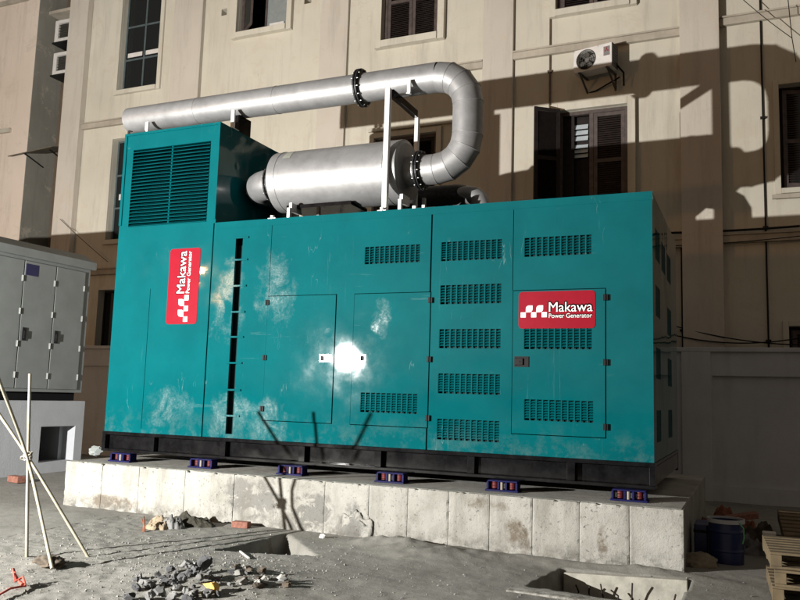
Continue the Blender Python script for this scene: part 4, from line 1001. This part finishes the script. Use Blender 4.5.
o = lump('pale_lump', on(96, 451, 2, ZP + .06), .1, M['curtain'], 7, (1.2, .8, .7), 3, .5, 2.2); tag(o, 'pale round wrapped bundle on the left end of the plinth', 'bundle')

# ---- right corner: drum, junk, pallets, sand
dx, dy = 8.28, .3
dr = thing('blue_drum', (dx, dy, 0), 'blue plastic drum standing beside the right end of the plinth', 'drum')
b = MB(); b.lathe([(0, 0), (0, .155), (.02, .17), (.14, .172), (.15, .178), (.17, .172), (.33, .172), (.345, .18), (.37, .172), (.44, .17), (.45, .175), (.45, .15), (.1, .15), (.1, 0)], (dx, dy, -.02), (0, 0, 1), 36); b.build('shell', M['drum'], dr)
b = MB(); b.ring((dx, dy, .41), (dx, dy, .45), .186, .172, 36); b.build('pale_rim', M['base'], dr)
b = MB(); b.tube([(dx + .12, dy - .13, .44), (dx + .17, dy - .12, .38), (dx + .175, dy - .1, .28), (dx + .16, dy - .12, .22)], .008, 6); tag(b.build('green_rope', M['green'], origin=(dx + .17, dy - .12, .3)), 'pale green rope hanging over the rim of the blue drum', 'rope')
jk = thing('dark_toolbox', (8.02, .45, 0), 'small dark box squeezed between the plinth and the blue drum', 'box')
b = MB(); b.box(7.96, 8.1, .35, .75, 0, .36); b.build('box', M['drum'], jk, bevel=.015); b = MB(); b.box(7.955, 8.105, .345, .755, .27, .3); b.build('lid', M['rubber'], jk)
o = lump('sand_heap', (8.02, .0, .0), .2, M['sand'], 6, (1.0, 1.0, .6), 4, .35, 1.8, flat=False); tag(o, 'small sand heap against the right end of the plinth', 'sand')
junk = [(8.3, 1.3, .3, .26, 'rockd', 'dark crumpled tarpaulin heap behind the blue drum'), (8.55, 1.7, .3, .26, 'mud', 'brown rag heap left of the far pallets'), (8.25, 2.2, .34, .42, 'rust', 'reddish brown junk heap against the boundary wall'),
        (8.5, 1.1, .2, .18, 'rock', 'grey crumpled bag behind the blue drum')]
for k, (x, y, s_, h, mt, lb) in enumerate(junk):
    b = grid(-1, 1, -1, 1, .06, lambda x_, y_: 0)
    b.v = [(x + q[0] * s_, y + q[1] * s_, max(-.01, h * (max(0, 1 - q[0] ** 2 - q[1] ** 2) ** .5) * (.5 + .9 * mnoise.turbulence(Vector((q[0] * 1.5 + k * 5, q[1] * 1.5, k)), 4, False, noise_basis='PERLIN_ORIGINAL')))) for q in b.v]
    for j in range(len(b.sm)): b.sm[j] = False
    tag(b.build('junk_heap', M[mt], origin=(x, y, 0)), lb, 'junk')
b = MB(); b.obox((8.42, 1.25, .36), (.16, .05, .03), (-.02, .1, 0), (0, 0, .03)); tag(b.build('red_board', M['brick'], origin=(8.42, 1.25, .3)), 'small reddish board lying on the junk behind the drum', 'board')
b = MB(); b.obox((8.7, .95, .2), (.07, .0, .0), (0, .06, 0), (0, 0, .06)); tag(b.build('white_block', M['paper'], origin=(8.7, .95, .1), bevel=.01), 'small pale block among the junk right of the drum', 'block')
def pallet(x, y, z, rz, tilt, lb, grp):
    t = thing('wooden_pallet', (x, y, z), lb, 'pallet', grp); w, d = 1.1, .95
    E = Matrix.Translation((x, y, z)) @ Euler((R(tilt), 0, R(rz))).to_matrix().to_4x4()
    def pb(b, x0, x1, y0, y1, z0, z1):
        vs = [E @ Vector((a, c, e)) for a in (x0, x1) for c in (y0, y1) for e in (z0, z1)]
        b.add(vs, [(0, 1, 3, 2), (4, 6, 7, 5), (0, 4, 5, 1), (2, 3, 7, 6), (0, 2, 6, 4), (1, 5, 7, 3)])
    for k in range(7):
        y0 = k * (d - .09) / 6; b = MB(); pb(b, 0, w, y0, y0 + .09, .115, .135); b.build('deck_board', M['palletw'], t, bevel=.003)
    for k in range(3):
        x0 = k * (w - .09) / 2; b = MB(); pb(b, x0, x0 + .09, 0.001, d - .001, .022, .113); b.build('bearer', M['palletw'], t, bevel=.003)
    for k in range(3):
        y0 = k * (d - .09) / 2; b = MB(); pb(b, .002, w - .002, y0, y0 + .09, 0, .02); b.build('bottom_board', M['palletw'], t, bevel=.003)
PG = 'wooden pallets stacked at the right edge'
pallet(8.68, -1.36, .0, 2, 0, 'wooden pallet at the bottom of the near stack at right', PG)
pallet(8.70, -1.37, .138, -1, 0, 'middle wooden pallet of the near stack at right', PG)
pallet(8.67, -1.35, .276, 3, 0, 'topmost wooden pallet of the near stack at right', PG)
pallet(8.82, .75, .0, 4, 0, 'wooden pallet lying lowest in the far stack at the wall', PG)
pallet(8.84, .8, .14, 2, 9, 'wooden pallet leaning on top of the far stack at the wall', PG)

# ================================================================== LIGHT
w = bpy.data.worlds.new('World'); S.world = w; w.use_nodes = True; nt = w.node_tree; bg = nt.nodes['Background']
sky = nt.nodes.new('ShaderNodeTexSky'); sky.sky_type = 'NISHITA'; sky.sun_disc = False; sky.sun_elevation = R(1.5); sky.sun_rotation = R(200); sky.dust_density = 4
hs = nt.nodes.new('ShaderNodeMix'); hs.data_type = 'RGBA'; hs.blend_type = 'MIX'; hs.inputs[0].default_value = .9; hs.inputs[7].default_value = (.6, .49, .39, 1)
nt.links.new(sky.outputs[0], hs.inputs[6]); nt.links.new(hs.outputs[2], bg.inputs[0]); bg.inputs[1].default_value = .26
def spot(name, loc, tgt, watts, col, r, ang=150, blend=.6):
    l = bpy.data.lights.new(name, 'SPOT'); l.energy = watts; l.color = col; l.shadow_soft_size = r; l.spot_size = R(ang); l.spot_blend = blend
    o = bpy.data.objects.new(name, l); C.objects.link(o); o.location = loc
    o.rotation_euler = (Vector(tgt) - Vector(loc)).to_track_quat('-Z', 'Y').to_euler(); return o
spot('work_floodlight', (-.95, -9.2, 2.4), (2.0, 3, 5.2), 13500, (1, .975, .92), .04, 168, .3)
spot('street_lamp', (-16, -22, 7.2), (3, 3, 2), 2400, (1, .5, .18), .3, 60, .5)
v_ = S.view_settings; S.display_settings.display_device = 'sRGB'; v_.view_transform = 'Standard'; v_.look = 'None'; v_.exposure = 0; v_.gamma = 1; v_.use_curve_mapping = False
S.cycles.max_bounces = 6; S.cycles.use_denoising = True
